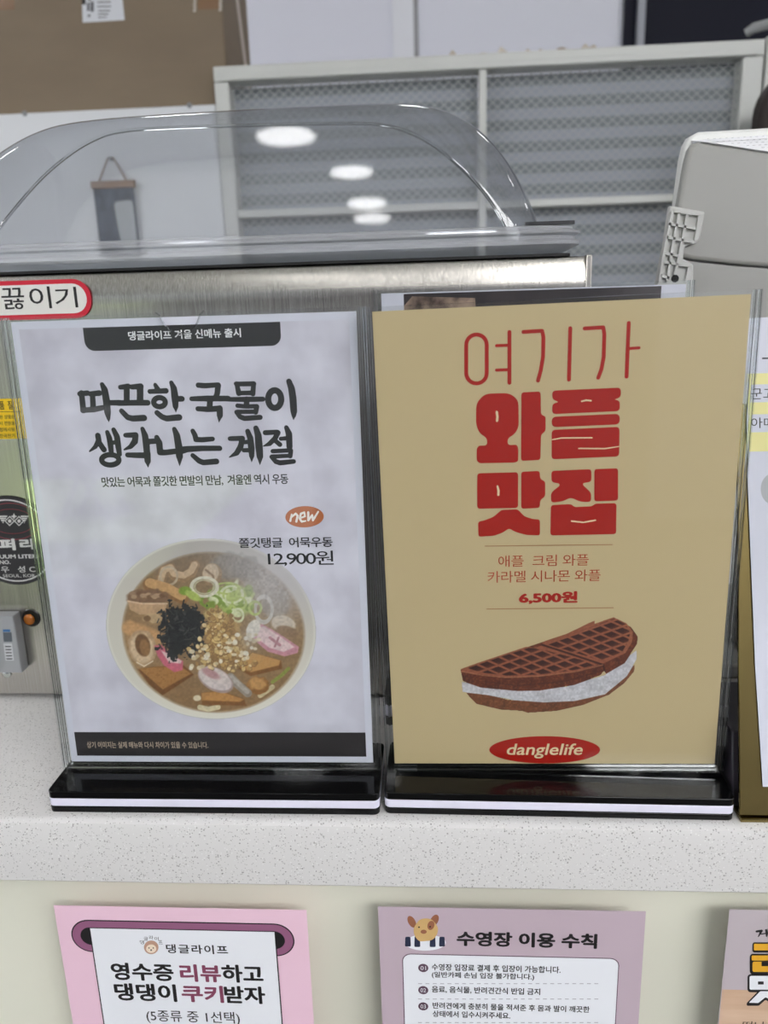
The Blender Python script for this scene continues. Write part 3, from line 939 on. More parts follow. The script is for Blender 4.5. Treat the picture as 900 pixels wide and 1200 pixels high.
flat_poly('upper_rule', [S2.pts([(568, 639.3), (718, 637.5), (718, 638.7), (568, 640.5)])], M_rule, P2, 2)
flat_poly('lower_rule', [S2.pts([(570, 713), (719, 711.5), (719, 712.7), (570, 714.2)])], M_rule, P2, 2)
text('flavour_text', '애플  크림 와플', S2, (584, 664.5), (690, 649), M_thinred, P2, 2, spacing=0.95)
text('flavour_text', '카라멜 시나몬 와플', S2, (571.5, 683), (704, 667), M_thinred, P2, 2, spacing=0.95)
text('price_text', '6,500원', S2, (608, 708), (677, 692.5), M_red, P2, 2, bold=0.05)
flat_poly('logo_oval', [S2.pts(ellipse(638.3, 878.5, 65, 16, 48))], M_red, P2, 2)
text('logo_lettering', 'danglelife', S2, (594, 888.5), (683, 871), mat('logo_ink', (232, 212, 168), 0.5), P2, 3, bold=0.015, shear=0.18)

# printed waffle sandwich
cF = crop(530, 710, 3.913)
wv = Canvas(28, 40, 864, 500, 0.42)
w2, w3 = wv.noise(26, 7), wv.noise(7, 8)
low = [(58, 392), (140, 400), (260, 430), (400, 440), (560, 430), (700, 400), (790, 330), (838, 262), (835, 300), (790, 355), (735, 396), (720, 408), (600, 455), (480, 482), (345, 491), (318, 482), (220, 476), (110, 450), (80, 420)]
crm = [(42, 345), (130, 370), (300, 385), (520, 370), (700, 315), (846, 200), (846, 245), (800, 322), (700, 405), (560, 436), (420, 442), (280, 432), (160, 408), (90, 400), (46, 395)]
side = [(36, 292), (48, 345), (130, 374), (300, 390), (400, 388), (560, 362), (680, 318), (696, 300), (704, 312), (790, 262), (848, 175), (852, 140), (820, 95), (740, 52)]
topf = [(38, 288), (110, 262), (340, 185), (372, 192), (410, 182), (415, 165), (520, 128), (640, 70), (656, 66), (652, 80), (740, 50), (800, 78), (828, 120), (824, 165), (795, 215), (690, 265), (560, 300), (400, 322), (250, 327), (140, 315), (45, 302)]
a1 = wv.poly(low, (126, 74, 44)); wv.put(a1 * np.clip(w2 - 0.4, 0, 1) * 1.2, (90, 48, 28)); wv.put(a1 * np.clip(w3 - 0.6, 0, 1), (170, 116, 76))
a2 = wv.poly(crm, (216, 214, 218)); wv.put(a2 * np.clip(w2 - 0.5, 0, 1) * 1.2, (182, 178, 182)); wv.put(a2 * np.clip(w3 - 0.62, 0, 1) * 0.6, (232, 230, 232))
a3 = wv.poly(side, (108, 50, 28)); wv.put(a3 * np.clip(w2 - 0.4, 0, 1) * 1.3, (76, 36, 24)); wv.put(a3 * np.clip(w3 - 0.55, 0, 1), (150, 86, 54))
wv.stroke([(140, 345), (300, 365), (520, 345), (690, 295)], 6, (80, 38, 26), alpha=0.6)
a4 = wv.poly(topf, (158, 92, 64)); wv.put(a4 * np.clip((cvx := (wv.X - 740) / 110), 0, 1) * 0.5, (176, 116, 80))
e1, e2 = np.array([50.0, -17.5]), np.array([52.0, 23.0])
det = e1[0] * e2[1] - e1[1] * e2[0]
hole = np.zeros(wv.X.shape)
for ox, oy, msk in ((60, 284, [(60, 284), (350, 192), (400, 196), (668, 268), (560, 293), (400, 314), (250, 319), (150, 307)]), (428, 176, [(428, 174), (742, 58), (796, 84), (815, 125), (806, 165), (780, 208), (692, 252)])):
    X_, Y_ = wv.X - ox, wv.Y - oy
    s_, t_ = (X_ * e2[1] - Y_ * e2[0]) / det, (Y_ * e1[0] - X_ * e1[1]) / det
    fs, ft = np.abs((s_ % 1) - 0.5), np.abs((t_ % 1) - 0.5)
    h = np.clip((0.37 - np.maximum(fs, ft)) / 0.08 + 0.5, 0, 1) * wv.pmask(msk, 4)
    hole = np.maximum(hole, h)
    lit = np.clip((t_ % 1 - 0.5) * 3, 0, 1) * h
    wv.put(h, (62, 26, 20)); wv.put(lit * 0.75, (104, 54, 38))
wv.stroke([(412, 178), (560, 226), (692, 270), (700, 310)], 9, (70, 32, 24))
wv.stroke([(40, 300), (140, 318), (250, 328), (400, 322), (560, 302), (690, 270)], 5, (186, 128, 92), alpha=0.7)
wv.A = np.maximum.reduce([wv.pmask(p, 1.5) for p in (low, crm, side, topf)])
wv.C = wv.C * (0.93 + 0.14 * w3[..., None])
wv.mesh('waffle_picture', S2, cF, P2, 0.86, lay=2)

# ---- the poster behind
P3 = paper(S3, 'dark_food_poster', 'dark food poster with white margins, its top edge peeking out above the beige waffle poster', 'poster', M_paper)
xl, xr = S3.p(473, 345)[0], S3.p(775, 338)[0]
flat_poly('dark_print', [[(xl, 0.03), (xr, 0.03), (xr, 0.2962), (xl, 0.2962)]], noise_mat('dark_print_ink', (30, 24, 26), (52, 44, 46), 30, 0.4), P3, 1)
flat_poly('food_print', [[(xl, 0.10), (xl + 0.062, 0.10), (xl + 0.050, 0.292), (xl + 0.006, 0.2945), (xl, 0.288)]], noise_mat('food_print_ink', (58, 42, 34), (176, 150, 130), 60, 0.5), P3, 2)

# ------------------------------------------------------------------ fishcake warmer (stainless body, clear lid)
WY, WZ = 0.163, 0.350
WXR = at(692, 297, 1, WY)[0]
WXL = -0.33
wm = empty('food_warmer', ((WXL + WXR) / 2, WY + 0.16, 0.0), 'stainless steel food warmer with a clear domed lid, behind the menu stands', 'food warmer')
IW = Matrix.Translation(wm.location).inverted()


def wpart(name, bm, m, parent=wm, **k):
    bm.transform(Matrix.Translation(-Vector(wm.location)))
    return from_bm(name, bm, m, parent, **k)


bm = bmesh.new()
bp_ = [(0.0, 0.006), (0.0, 0.300), (0.0002, 0.312), (0.0004, 0.320), (0.0002, 0.326), (-0.0001, 0.330), (0.0003, 0.3335), (0.0018, 0.341), (0.0032, 0.347), (0.0042, 0.3492), (0.0060, WZ), (0.30, WZ), (0.30, 0.006)]
va = [bm.verts.new((WXL, WY + y, z)) for y, z in bp_]; vb = [bm.verts.new((WXR, WY + y, z)) for y, z in bp_]
bm.faces.new(va); bm.faces.new(vb[::-1])
for i in range(len(bp_)):
    j = (i + 1) % len(bp_); bm.faces.new((va[i], vb[i], vb[j], va[j]))
wpart('body', bm, M_steel, smooth=True)
bm = bmesh.new(); add_box(bm, WXR - 0.0028, WXR + 0.0012, WY - 0.0012, WY + 0.012, 0.007, WZ + 0.0005); wpart('corner_trim', bm, M_steel, bevel=0.0006)
for fx in (WXL + 0.03, WXR - 0.03):
    for fy in (WY + 0.03, WY + 0.27):
        bm = bmesh.new(); lathe(bm, [(0.012, 0.0002), (0.014, 0.006)], c=(fx, fy, 0)); wpart('foot', bm, mat('rubber_foot', (30, 30, 30), 0.7))
# gasket line
bm = bmesh.new(); slab(bm, rrect(WXL + 0.008, at(672, 294, 1, WY)[0], WY + 0.002, WY + 0.298, 0.012), WZ + 0.0004, WZ + 0.0024)
wpart('gasket', bm, mat('black_gasket', (18, 18, 18), 0.6))
# dome
M_dome = clear_mat('dome_polycarbonate', (0.90, 0.91, 0.925), (0.60, 0.62, 0.66), rough=0.03, haze=0.075, ior=1.52)
M_flange = clear_mat('flange_polycarbonate', (0.84, 0.86, 0.88), (0.6, 0.62, 0.66), rough=0.05, haze=0.30, ior=1.55)  # strong haze stands in for the bright highlights along the flange
M_lidrim = mat('dark_rim', (52, 52, 54), 0.3)
YS = WY + 0.032
sil = [(-72, 292), (-66, 262), (-52, 226), (-28, 192), (0, 170), (30, 152.5), (65, 141), (130, 134), (215, 128.5), (300, 123), (390, 118.5), (462, 116), (495, 118), (525, 125.5), (556, 142), (582, 167), (604, 199), (620, 232), (630, 258), (634, 280)]
inn = [(-14, 292), (-6, 280), (8, 258), (26, 234), (48, 207), (72, 185), (98, 166), (132, 151), (215, 147), (300, 144.5), (390, 142.5), (440, 143), (465, 148), (490, 158), (516, 175), (540, 196), (560, 217), (576, 238), (588, 258), (594, 280)]


def smooth_line(L):
    q_ = np.array(L)
    for _ in range(2):
        q = [q_[0]]
        for i in range(len(q_) - 1):
            q += [0.75 * q_[i] + 0.25 * q_[i + 1], 0.25 * q_[i] + 0.75 * q_[i + 1]]
        q.append(q_[-1]); q_ = np.array(q)
    return q_


zbase = WZ + 0.012
po = smooth_line([at(x, y, 1, YS)[[0, 2]] for x, y in sil]); pi_ = smooth_line([at(x, y, 1, WY + 0.012)[[0, 2]] for x, y in inn])
po[0, 1] = po[-1, 1] = pi_[0, 1] = pi_[-1, 1] = zbase
pp = po
RF = 0.028


def inset_loop(f, y):
    # f = 1 on the outer silhouette, 0 on the flat end face, which leans back about eight degrees
    out = []
    for (x, z), (xi, zi) in zip(po, pi_):
        zz = zi + (z - zi) * f
        out.append((xi + (x - xi) * f, y + (0.14 * (zz - zbase) if y < WY + 0.1 else -0.14 * (zz - zbase)), zz))
    return out


loops = []
for i in range(9):
    th = math.pi / 2 * i / 8
    loops.append((math.sin(th), WY + 0.006 + RF * (1 - math.cos(th))))
YR = WY + 0.27
back = [(d, YR - (y - WY - 0.006)) for d, y in loops[::-1]]
allL = loops + back
bm = bmesh.new()
R_ = [[bm.verts.new(p) for p in inset_loop(d, y)] for d, y in allL]
for i in range(len(R_) - 1):
    for k in range(len(pp) - 1):
        bm.faces.new((R_[i][k], R_[i][k + 1], R_[i + 1][k + 1], R_[i + 1][k]))
# end faces, leaning out a little at the foot
for ring, sgn in ((R_[0], -1), (R_[-1], 1)):
    d, y = allL[0] if sgn < 0 else allL[-1]
    lower = [bm.verts.new((v.co.x, y, zbase)) for v in ring]
    for k in range(len(pp) - 1):
        if ring[k].co.z > zbase + 1e-5 or ring[k + 1].co.z > zbase + 1e-5:
            try: bm.faces.new((ring[k], ring[k + 1], lower[k + 1], lower[k]))
            except Exception: pass
bead = [tuple(v.co) for v in R_[0]]
lid = wpart('lid', bm, M_dome, smooth=True)
for p in lid.data.polygons:
    if abs(p.normal.y) > 0.985 and p.area > 2e-5: p.use_smooth = False
lid['label'] = 'clear domed plastic lid'
bm = bmesh.new(); tube(bm, [(v[0], v[1], v[2]) for v in bead], 0.0011, n=8); wpart('rim_bead', bm, M_edge, lid, smooth=True)
# flange in steps round the foot of the dome
xr_ = at(683, 284, 1, WY)[0]
fl = [(0.012, WZ + 0.0027), (0.004, WZ + 0.0065), (0.0, WZ + 0.0085), (0.0, WZ + 0.0105), (0.0028, WZ + 0.0125), (0.0028, WZ + 0.0145), (0.0, WZ + 0.016), (0.0, WZ + 0.0175), (0.0045, WZ + 0.0195), (0.0045, WZ + 0.021), (0.018, WZ + 0.0225)]
bm = bmesh.new(); rings = []
for d, z in fl:
    rings.append([bm.verts.new((x, y, z)) for x, y in rrect(WXL - 0.004 + d, xr_ - d, WY - 0.005 + d, WY + 0.300 - d, 0.02)])
for i in range(len(rings) - 1):
    n = len(rings[i])
    for k in range(n):
        bm.faces.new((rings[i][k], rings[i][(k + 1) % n], rings[i + 1][(k + 1) % n], rings[i + 1][k]))
lo = Vector(wm.location)
fo = wpart('flange', bm, M_flange, lid)
bm = bmesh.new(); slab(bm, rrect(at(618, 266, 1, WY)[0], at(678, 266, 1, WY)[0], WY + 0.012, WY + 0.022, 0.004), WZ + 0.0227, WZ + 0.0250)
wpart('hinge_tab', bm, M_lidrim, lid)

# lettered labels on the warmer's front
SW = Sheet((0, WY - 0.0012, 0), (1, 0, 0), (0, 0, 1))


def wsheet(name, parent=wm):
    o = bpy.data.objects.new(name, None)
    return o


def wflat(name, polys, m, lay, parent=wm):
    o = flat_poly(name, polys, m, parent, lay)
    o.location = Vector((0, WY - 0.0012, 0)) - Vector(wm.location) if parent is wm else (0, 0, 0)
    return o


def wtext(name, body, lb, rt, m, lay, parent, **k):
    return text(name, body, SW, lb, rt, m, parent, lay, **k)


M_redtape = mat('red_border', (190, 30, 52), 0.35, k=1.1)
M_lblwhite = mat('label_white', (226, 224, 218), 0.4)
la, lb2 = SW.p(-150, 382), SW.p(107, 326)
z_lo, z_hi = SW.p(50, 374)[1], SW.p(50, 328)[1]
lab = wflat('name_label', [rrect(la[0], SW.p(107, 350)[0], z_lo, z_hi, 0.013)], M_redtape, 1)
lab['label'] = 'white name label with a red border'
wflat('label_ground', [rrect(la[0] + 0.003, SW.p(107, 350)[0] - 0.0034, z_lo + 0.0036, z_hi - 0.0032, 0.0105)], M_lblwhite, 2, lab)
wtext('label_text', '끓', (4, 363), (27, 337), M_ink2, 3, lab, bold=0.006)
wtext('label_text', '이', (36.5, 362), (58, 335.5), M_ink2, 3, lab, bold=0.006)
wtext('label_text', '기', (66, 361), (89, 336), M_ink2, 3, lab, bold=0.006)
M_badge = mat('badge_black', (44, 42, 46), 0.4)
M_silver = mat('badge_silver', (215, 215, 212), 0.35)
bc = SW.p(14, 634); br = (SW.p(14, 582)[1] - SW.p(14, 686)[1]) / 2
bad = wflat('round_badge', [ellipse(bc[0], bc[1], br, br, 64)], M_badge, 1); bad['label'] = 'round black maker badge with silver lettering'


def ringpoly(cx, cy, r1, r2, a0=0, a1=360, n=60):
    A = [math.radians(a0 + (a1 - a0) * i / n) for i in range(n + 1)]
    return [[(cx + r1 * math.cos(A[i]), cy + r1 * math.sin(A[i])), (cx + r1 * math.cos(A[i + 1]), cy + r1 * math.sin(A[i + 1])),
             (cx + r2 * math.cos(A[i + 1]), cy + r2 * math.sin(A[i + 1])), (cx + r2 * math.cos(A[i]), cy + r2 * math.sin(A[i]))] for i in range(n)]


wflat('badge_ring', ringpoly(bc[0], bc[1], br * 0.93, br * 0.90), M_silver, 2, bad)
ec = SW.p(14, 611)
M_badgered = mat('badge_red', (150, 60, 70), 0.5)
def ellring(cx, cy, rx, ry, w, n=48):
    out = []
    for i in range(n):
        a, b = 2 * math.pi * i / n, 2 * math.pi * (i + 1) / n
        out.append([(cx + rx * math.cos(a), cy + ry * math.sin(a)), (cx + rx * math.cos(b), cy + ry * math.sin(b)), (cx + (rx - w) * math.cos(b), cy + (ry - w) * math.sin(b)), (cx + (rx - w) * math.cos(a), cy + (ry - w) * math.sin(a))])
    return out
wflat('badge_oval', ellring(ec[0], ec[1], 0.0225, 0.0155, 0.0005) + ellring(ec[0], ec[1], 0.0185, 0.0105, 0.0004), M_badgered, 2, bad)


def wpx(pts):
    return [SW.p(*p) for p in pts]


emb = []
for cx_, cy_ in ((11.5, 610.5), (22.5, 610.5)):
    for k in (1,):
        o_ = [(cx_, cy_ - 6), (cx_ + 6, cy_), (cx_, cy_ + 6), (cx_ - 6, cy_)]
        i_ = [(cx_, cy_ - 4.6), (cx_ + 4.6, cy_), (cx_, cy_ + 4.6), (cx_ - 4.6, cy_)]
        for j in range(4):
            emb.append(wpx([o_[j], o_[(j + 1) % 4], i_[(j + 1) % 4], i_[j]]))
    emb.append(wpx(ellipse(cx_, cy_, 2.0, 2.0, 10)))
emb.append(wpx([(16.5, 601), (17.7, 604), (20.5, 605), (17.7, 606), (16.5, 609), (15.3, 606), (12.5, 605), (15.3, 604)]))
for k in range(4):
    emb.append(wpx([(24 + k * 1.4, 604.2 + k * 2.4), (34 - k * 1.5, 604.2 + k * 2.4), (33 - k * 1.5, 605.9 + k * 2.4), (25 + k * 1.4, 605.9 + k * 2.4)]))
    emb.append(wpx([(-2 + k * 1.5, 604.2 + k * 2.4), (9 - k * 1.4, 604.2 + k * 2.4), (8 - k * 1.4, 605.9 + k * 2.4), (-1 + k * 1.5, 605.9 + k * 2.4)]))
wflat('badge_emblem', emb, M_silver, 3, bad)
wtext('badge_text', '퍼', (0, 645), (17, 631), M_silver, 3, bad, bold=0.05)
wtext('badge_text', '리', (24, 644), (39, 631), M_silver, 3, bad, bold=0.05)
wtext('badge_text', 'UUM LITER', (0, 654.5), (43, 649.5), M_silver, 3, bad, bold=0.03)
wtext('badge_text', 'NO.', (0, 661), (12, 656.5), M_silver, 3, bad, bold=0.03)
wtext('badge_text', '우   성 C', (2, 671), (41, 663), M_silver, 3, bad, bold=0.01)
wtext('badge_text', 'SEOUL, KOR', (4, 677), (41, 672.5), M_silver, 3, bad)
# yellow warning sticker
M_yel = mat('warning_yellow', (224, 186, 22), 0.4, k=1.15)
yc = [SW.p(-60, 470), SW.p(25, 467), SW.p(25, 514), SW.p(-60, 517)]
ys = wflat('warning_sticker', [[(yc[0][0], yc[1][1]), (yc[1][0], yc[1][1]), (yc[1][0], yc[2][1]), (yc[0][0], yc[2][1])]], M_yel, 1); ys['label'] = 'yellow warning sticker'
wtext('sticker_text', '품  질', (0, 480), (14, 469.5), M_ink2, 2, ys, bold=0.02)
wflat('sticker_rule', [wpx([(-40, 482.5), (24.5, 482), (24.5, 482.6), (-40, 483.1)])], M_ink2, 2, ys)
for i, s_ in enumerate(('본 상품은', '시 전원을', '함께사용', '한국전기')):
    wtext('sticker_text', s_, (0, 491 + i * 7.4), (17, 486 + i * 7.4), M_ink2, 2, ys, bold=0.01)
# breaker switch, pilot lamp and screw
M_greyplastic = mat('grey_plastic', (158, 160, 162), 0.45)
p0, p1 = SW.p(-70, 782), SW.p(23, 716)
bm = bmesh.new(); add_box(bm, p0[0], p1[0], WY - 0.012, WY - 0.0005, p0[1], p1[1]); br_ = wpart('breaker_switch', bm, M_greyplastic, bevel=0.001)
bm = bmesh.new(); add_box(bm, p0[0] + 0.01, SW.p(2, 750)[0], WY - 0.016, WY - 0.0121, p0[1] + 0.008, p1[1] - 0.006); wpart('switch_housing', bm, mat('grey_plastic_light', (176, 178, 180), 0.4), br_, bevel=0.001)
SB = Sheet((0, WY - 0.0122, 0), (1, 0, 0), (0, 0, 1))
def bflat(name, pts, m, lay):
    o = flat_poly(name, [SB.pts(pts)], m, br_, lay); o.location = Vector((0, WY - 0.0122, 0)) - Vector(wm.location); return o
bflat('blue_stripe', [(3.5, 737.5), (12, 737.5), (12, 740.5), (3.5, 740.5)], mat('blue_ink', (60, 110, 160), 0.5), 1)
bflat('dark_stripe', [(3.5, 741), (13.5, 741), (14.5, 752), (4.5, 752)], mat('slate_ink', (86, 92, 98), 0.5), 1)
bflat('pale_stripe', [(4, 754), (14, 754), (16.5, 774), (6.5, 774)], mat('pale_label', (196, 198, 200), 0.5), 1)
for i in range(5):
    bflat('print_line', [(6 + i * .4, 757 + i * 3.6), (13 + i * .4, 757 + i * 3.6), (13 + i * .4, 758.2 + i * 3.6), (6 + i * .4, 758.2 + i * 3.6)], M_ink, 2)
pc = SW.p(36, 724.5)
bm = bmesh.new(); lathe(bm, [(0.0076, WY + 0.002), (0.0078, WY - 0.0006), (0.0072, WY - 0.0010), (0.0066, WY - 0.0004)], axis='y', c=(pc[0], 0, pc[1])); pl = wpart('pilot_lamp', bm, mat('lamp_bezel', (20, 17, 14), 0.3), smooth=True)
bm = bmesh.new(); lathe(bm, [(0.0046, WY - 0.0011), (0.0046, WY - 0.0018), (0.0036, WY - 0.0030), (0.0015, WY - 0.0036)], axis='y', c=(pc[0] - 0.0014, 0, pc[1] - 0.0010)); wpart('lamp_lens', bm, mat('amber_lens', (178, 104, 34), 0.15), pl, smooth=True)
sc_ = SW.p(7.5, 790)
bm = bmesh.new(); lathe(bm, [(0.0038, WY - 0.0003), (0.0036, WY - 0.0012), (0.0022, WY - 0.0024), (0.0006, WY - 0.0026)], axis='y', c=(sc_[0], 0, sc_[1])); wpart('screw', bm, mat('screw_chrome', (205, 210, 205), 0.15, 1.0), smooth=True)

# ------------------------------------------------------------------ gold sign stand with the price list
LEAN = math.radians(14)
gx, gy = 0.4432, 0.0085
SG = Sheet((gx, gy, 0.0005), (1, 0, 0), (0, math.sin(LEAN), math.cos(LEAN)))
gs = empty('sign_stand', (gx, gy, 0.0), 'gold mirror finish sign stand leaning back at the right counter edge', 'sign stand')
T = Matrix.Translation(Vector(SG.o) - Vector(gs.location)) @ SG.M3.to_4x4()
bm = bmesh.new(); add_box(bm, 0, 0.225, 0, 0.0025, 0.003, 0.262)
o = from_bm('plate', bm, M_gold, gs, bevel=0.0005); o.matrix_local = T
bm = bmesh.new(); add_box(bm, 0, 0.225, -0.0016, 0.012, 0, 0.0028)
o = from_bm('foot_lip', bm, M_gold, gs, bevel=0.0005)
bm = bmesh.new(); prism(bm, [(0.014, 0.0), (0.095, 0.0), (0.095, 0.048), (0.0262, 0.048)], 0.0005, 0.2245)
bm.transform(Matrix(((0, 1, 0, 0), (1, 0, 0, 0), (0, 0, 1, 0), (0, 0, 0, 1))))
o = from_bm('base_block', bm, mat('dark_base', (58, 54, 62), 0.35), gs, bevel=0.001); o['label'] = 'dark block behind the gold plate'
SL = Sheet(SG.o - SG.n * 0.0012, SG.u, SG.w)
pl_ = [SL.p(874, 373), SL.p(876, 560), SL.p(885, 780), SL.p(894, 922)]
M_list = mat('list_paper', (204, 206, 218), 0.55)
pr = empty('price_list', SL.o, 'white price list sheet with yellow bands on the gold stand', 'price list', None, SL.M3)
flat_out = pl_[::-1] + []
ou = [(x, z) for x, z in pl_] + [(0.215, pl_[3][1]), (0.215, pl_[0][1] + 0.004)]
bm = bmesh.new(); prism(bm, ou, 0.0, 0.0003); from_bm('sheet', bm, M_list, pr)
M_lemon = mat('lemon_ink', (226, 220, 150), 0.55)


def lband(name, ya, yb, m, x0=None, lay=1):
    xa_ = SL.p(876, (ya + yb) / 2)[0] + 0.0003 if x0 is None else SL.p(x0, (ya + yb) / 2)[0]
    za, zb_ = SL.p(890, ya)[1], SL.p(890, yb)[1]
    return flat_poly(name, [[(xa_, zb_), (0.2145, zb_), (0.2145, za), (xa_, za)]], m, pr, lay)


lband('yellow_band', 437.5, 529, M_lemon)
lband('item_strip', 450.5, 471.5, M_list, 880, 2)
lband('item_strip', 485.5, 506.5, M_list, 880, 2)
lband('list_rule', 419.2, 421, M_ink, 893, 2)
text('item_text', '군고', SL, (880, 468), (907, 455), M_ink, pr, 3, bold=0.0)
text('item_text', '아메', SL, (880, 502), (907, 489), M_ink, pr, 3, bold=0.0)
ge = SL.p(905, 573)
flat_poly('grey_disc', [ellipse(ge[0], ge[1], 0.007, 0.0095, 32)], mat('disc_ink', (170, 172, 176), 0.55), pr, 1)

# ------------------------------------------------------------------ white till terminal behind the stands
PY = 0.20
M_pos = mat('white_plastic_shaded', (158, 157, 152), 0.42)  # white plastic darkened in its colour for the shade on the back
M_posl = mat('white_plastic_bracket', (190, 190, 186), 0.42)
ps = empty('till_terminal', (0.56, PY + 0.08, 0.0), 'white till terminal with a perforated top, seen from the back', 'till terminal')


def pq(px, py, y=PY):
    p = at(px, py, 1, y); return (p[0], p[2])


def ppart(name, bm, m, parent=ps, **k):
    bm.transform(Matrix.Translation(-Vector(ps.location)))
    return from_bm(name, bm, m, parent, **k)


YSH = PY + 0.026
tl = [pq(773, 380, YSH), pq(781, 300, YSH), pq(786, 245, YSH), pq(793, 190, YSH), pq(797, 173, YSH), pq(802, 164, YSH), pq(812, 158.5, YSH)]
topR = pq(900, 153.5, YSH)
xR = 0.74
sl = (topR[1] - tl[-1][1]) / (topR[0] - tl[-1][0])
outline = tl + [(xR, tl[-1][1] + sl * (xR - tl[-1][0])), (xR, 0.30)]
outline = outline + [(0.47, 0.30)] if False else outline
zc = tl[0][1]
outline = [(tl[0][0], zc)] + tl[1:] + [(xR, tl[-1][1] + sl * (xR - tl[-1][0])), (xR, zc)]
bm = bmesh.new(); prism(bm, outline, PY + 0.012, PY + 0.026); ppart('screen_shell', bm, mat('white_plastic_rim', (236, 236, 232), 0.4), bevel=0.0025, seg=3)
# raised back cover: recessed outline with its seam
ins = [pq(770, 380), pq(786, 300), pq(795, 240), pq(804, 190), pq(808.5, 174), pq(813, 168), pq(820, 165.5)]
e0, e1_ = pq(826, 166.5), pq(900, 178)
sl2 = (e1_[1] - e0[1]) / (e1_[0] - e0[0])
zs0, zs1 = pq(813, 304)[1], pq(900, 313)[1]
up = [pq(812, 304)] + [pq(794, 300)] + ins[2:] + [(xR - 0.01, e0[1] + sl2 * (xR - 0.01 - e0[0])), (xR - 0.01, zs1 - 0.004), pq(900, 312.5), pq(860, 309.5)]
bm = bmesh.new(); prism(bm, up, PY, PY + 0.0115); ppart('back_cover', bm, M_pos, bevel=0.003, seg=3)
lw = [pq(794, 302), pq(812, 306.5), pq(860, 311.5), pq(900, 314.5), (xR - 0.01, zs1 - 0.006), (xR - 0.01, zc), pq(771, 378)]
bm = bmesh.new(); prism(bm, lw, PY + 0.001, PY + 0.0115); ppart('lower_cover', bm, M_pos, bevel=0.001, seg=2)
# sloping perforated top strip, leaning towards the viewer
q0, q1, q2, q3 = pq(816, 161, PY), pq(822, 166, PY), (xR, e0[1] + sl2 * (xR - e0[0]) + 0.0008), (xR, tl[-1][1] + sl * (xR - tl[-1][0]) - 0.0012)
bm = bmesh.new()
A0 = [(q0[0], PY + 0.0118, q0[1]), (q1[0], PY - 0.0012, q1[1]), (q2[0], PY - 0.0012, q2[1]), (q3[0], PY + 0.0118, q3[1])]
B0 = [(x, y + 0.004, z - 0.001) for x, y, z in A0]
va = [bm.verts.new(p) for p in A0]; vb = [bm.verts.new(p) for p in B0]
bm.faces.new(va); bm.faces.new(vb[::-1])
for i in range(4):
    j = (i + 1) % 4; bm.faces.new((va[i], vb[i], vb[j], va[j]))
vent = ppart('vent_strip', bm, mat('white_plastic_top', (222, 222, 224), 0.4)); vent['label'] = 'perforated white top strip'
nrm = Vector(np.cross(np.array(A0[1]) - np.array(A0[0]), np.array(A0[3]) - np.array(A0[0]))).normalized()
if nrm.y > 0: nrm = -nrm
for r in range(5):
    for c_ in range(40):
        px_, py_ = 830 + c_ * 7.1 + (3.5 if r % 2 else 0), 163.2 - c_ * 0.32 + r * 3.3
        if px_ > 906 or py_ > 163.5 + (px_ - 822) * 0.155: continue
        o_, d_ = ray(px_, py_)
        t_ = (Vector(A0[0]) - Vector(o_)).dot(nrm) / Vector(d_).dot(nrm)
        P = Vector(o_) + Vector(d_) * t_ + nrm * 0.0003 - Vector(ps.location)
        a_ = nrm.cross(Vector((0, 0, 1))).normalized(); b2 = nrm.cross(a_)
        bm = bmesh.new()
        bm.faces.new([bm.verts.new(P + a_ * 0.0010 * math.cos(2 * math.pi * k / 10) + b2 * 0.0010 * math.sin(2 * math.pi * k / 10)) for k in range(10)])
        me = bpy.data.meshes.new('vent_hole'); bm.to_mesh(me); bm.free(); link('vent_hole', me, mat('vent_dark', (50, 50, 52), 0.8), vent)
# ribbed bracket at the side
BY = PY - 0.004
brk = [(785, 241), (826.5, 248), (820.6, 281), (816, 285), (803, 288.5), (800.5, 303), (813, 310), (812, 350), (766, 350), (770, 330), (775, 303), (778, 290)]
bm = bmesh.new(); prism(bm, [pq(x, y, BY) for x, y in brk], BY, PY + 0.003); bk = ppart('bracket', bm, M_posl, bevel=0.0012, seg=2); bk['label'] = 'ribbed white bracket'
ribs = [[(789, 248), (820, 252)], [(782, 262.5), (814, 268)], [(780, 278), (812, 284)], [(779, 297), (794, 300)], [(776, 307), (808, 312)], [(773, 323), (784, 326)],
        [(795, 249), (787, 290), (781, 330)], [(804.5, 251), (797, 290), (790, 322)], [(819, 252), (814, 282)], [(787, 248), (778, 292), (772, 330)], [(807, 312), (803, 330)]]
bm = bmesh.new()
for r in ribs:
    for p, q in zip(r[:-1], r[1:]):
        a_, b2 = Vector((pq(*p, BY)[0], 0, pq(*p, BY)[1])), Vector((pq(*q, BY)[0], 0, pq(*q, BY)[1]))
        t_ = (b2 - a_).normalized(); nn = Vector((-t_.z, 0, t_.x)) * 0.0009
        prism(bm, [((a_ + nn).x, (a_ + nn).z), ((a_ - nn).x, (a_ - nn).z), ((b2 - nn).x, (b2 - nn).z), ((b2 + nn).x, (b2 + nn).z)], BY - 0.0028, BY + 0.0006)
bm.transform(Matrix.Translation(-Vector(ps.location)))
me = bpy.data.meshes.new('ribs'); bm.to_mesh(me); bm.free(); link('ribs', me, M_posl, bk)
hc = pq(791, 326.5, BY)
bm = bmesh.new(); lathe(bm, [(0.0028, BY - 0.0004), (0.0028, BY + 0.001)], axis='y', c=(hc[0], 0, hc[1])); ppart('screw_hole', bm, mat('hole_black', (12, 12, 12), 0.8), bk)
# neck and foot that carry it on the counter
bm = bmesh.new(); add_box(bm, 0.52, 0.64, PY + 0.028, PY + 0.06, 0.014, zc + 0.05); ppart('neck', bm, M_pos, bevel=0.006)
bm = bmesh.new(); slab(bm, rrect(0.47, 0.69, PY + 0.0, PY + 0.20, 0.02), 0.0004, 0.0142); ppart('foot', bm, M_pos, bevel=0.003)

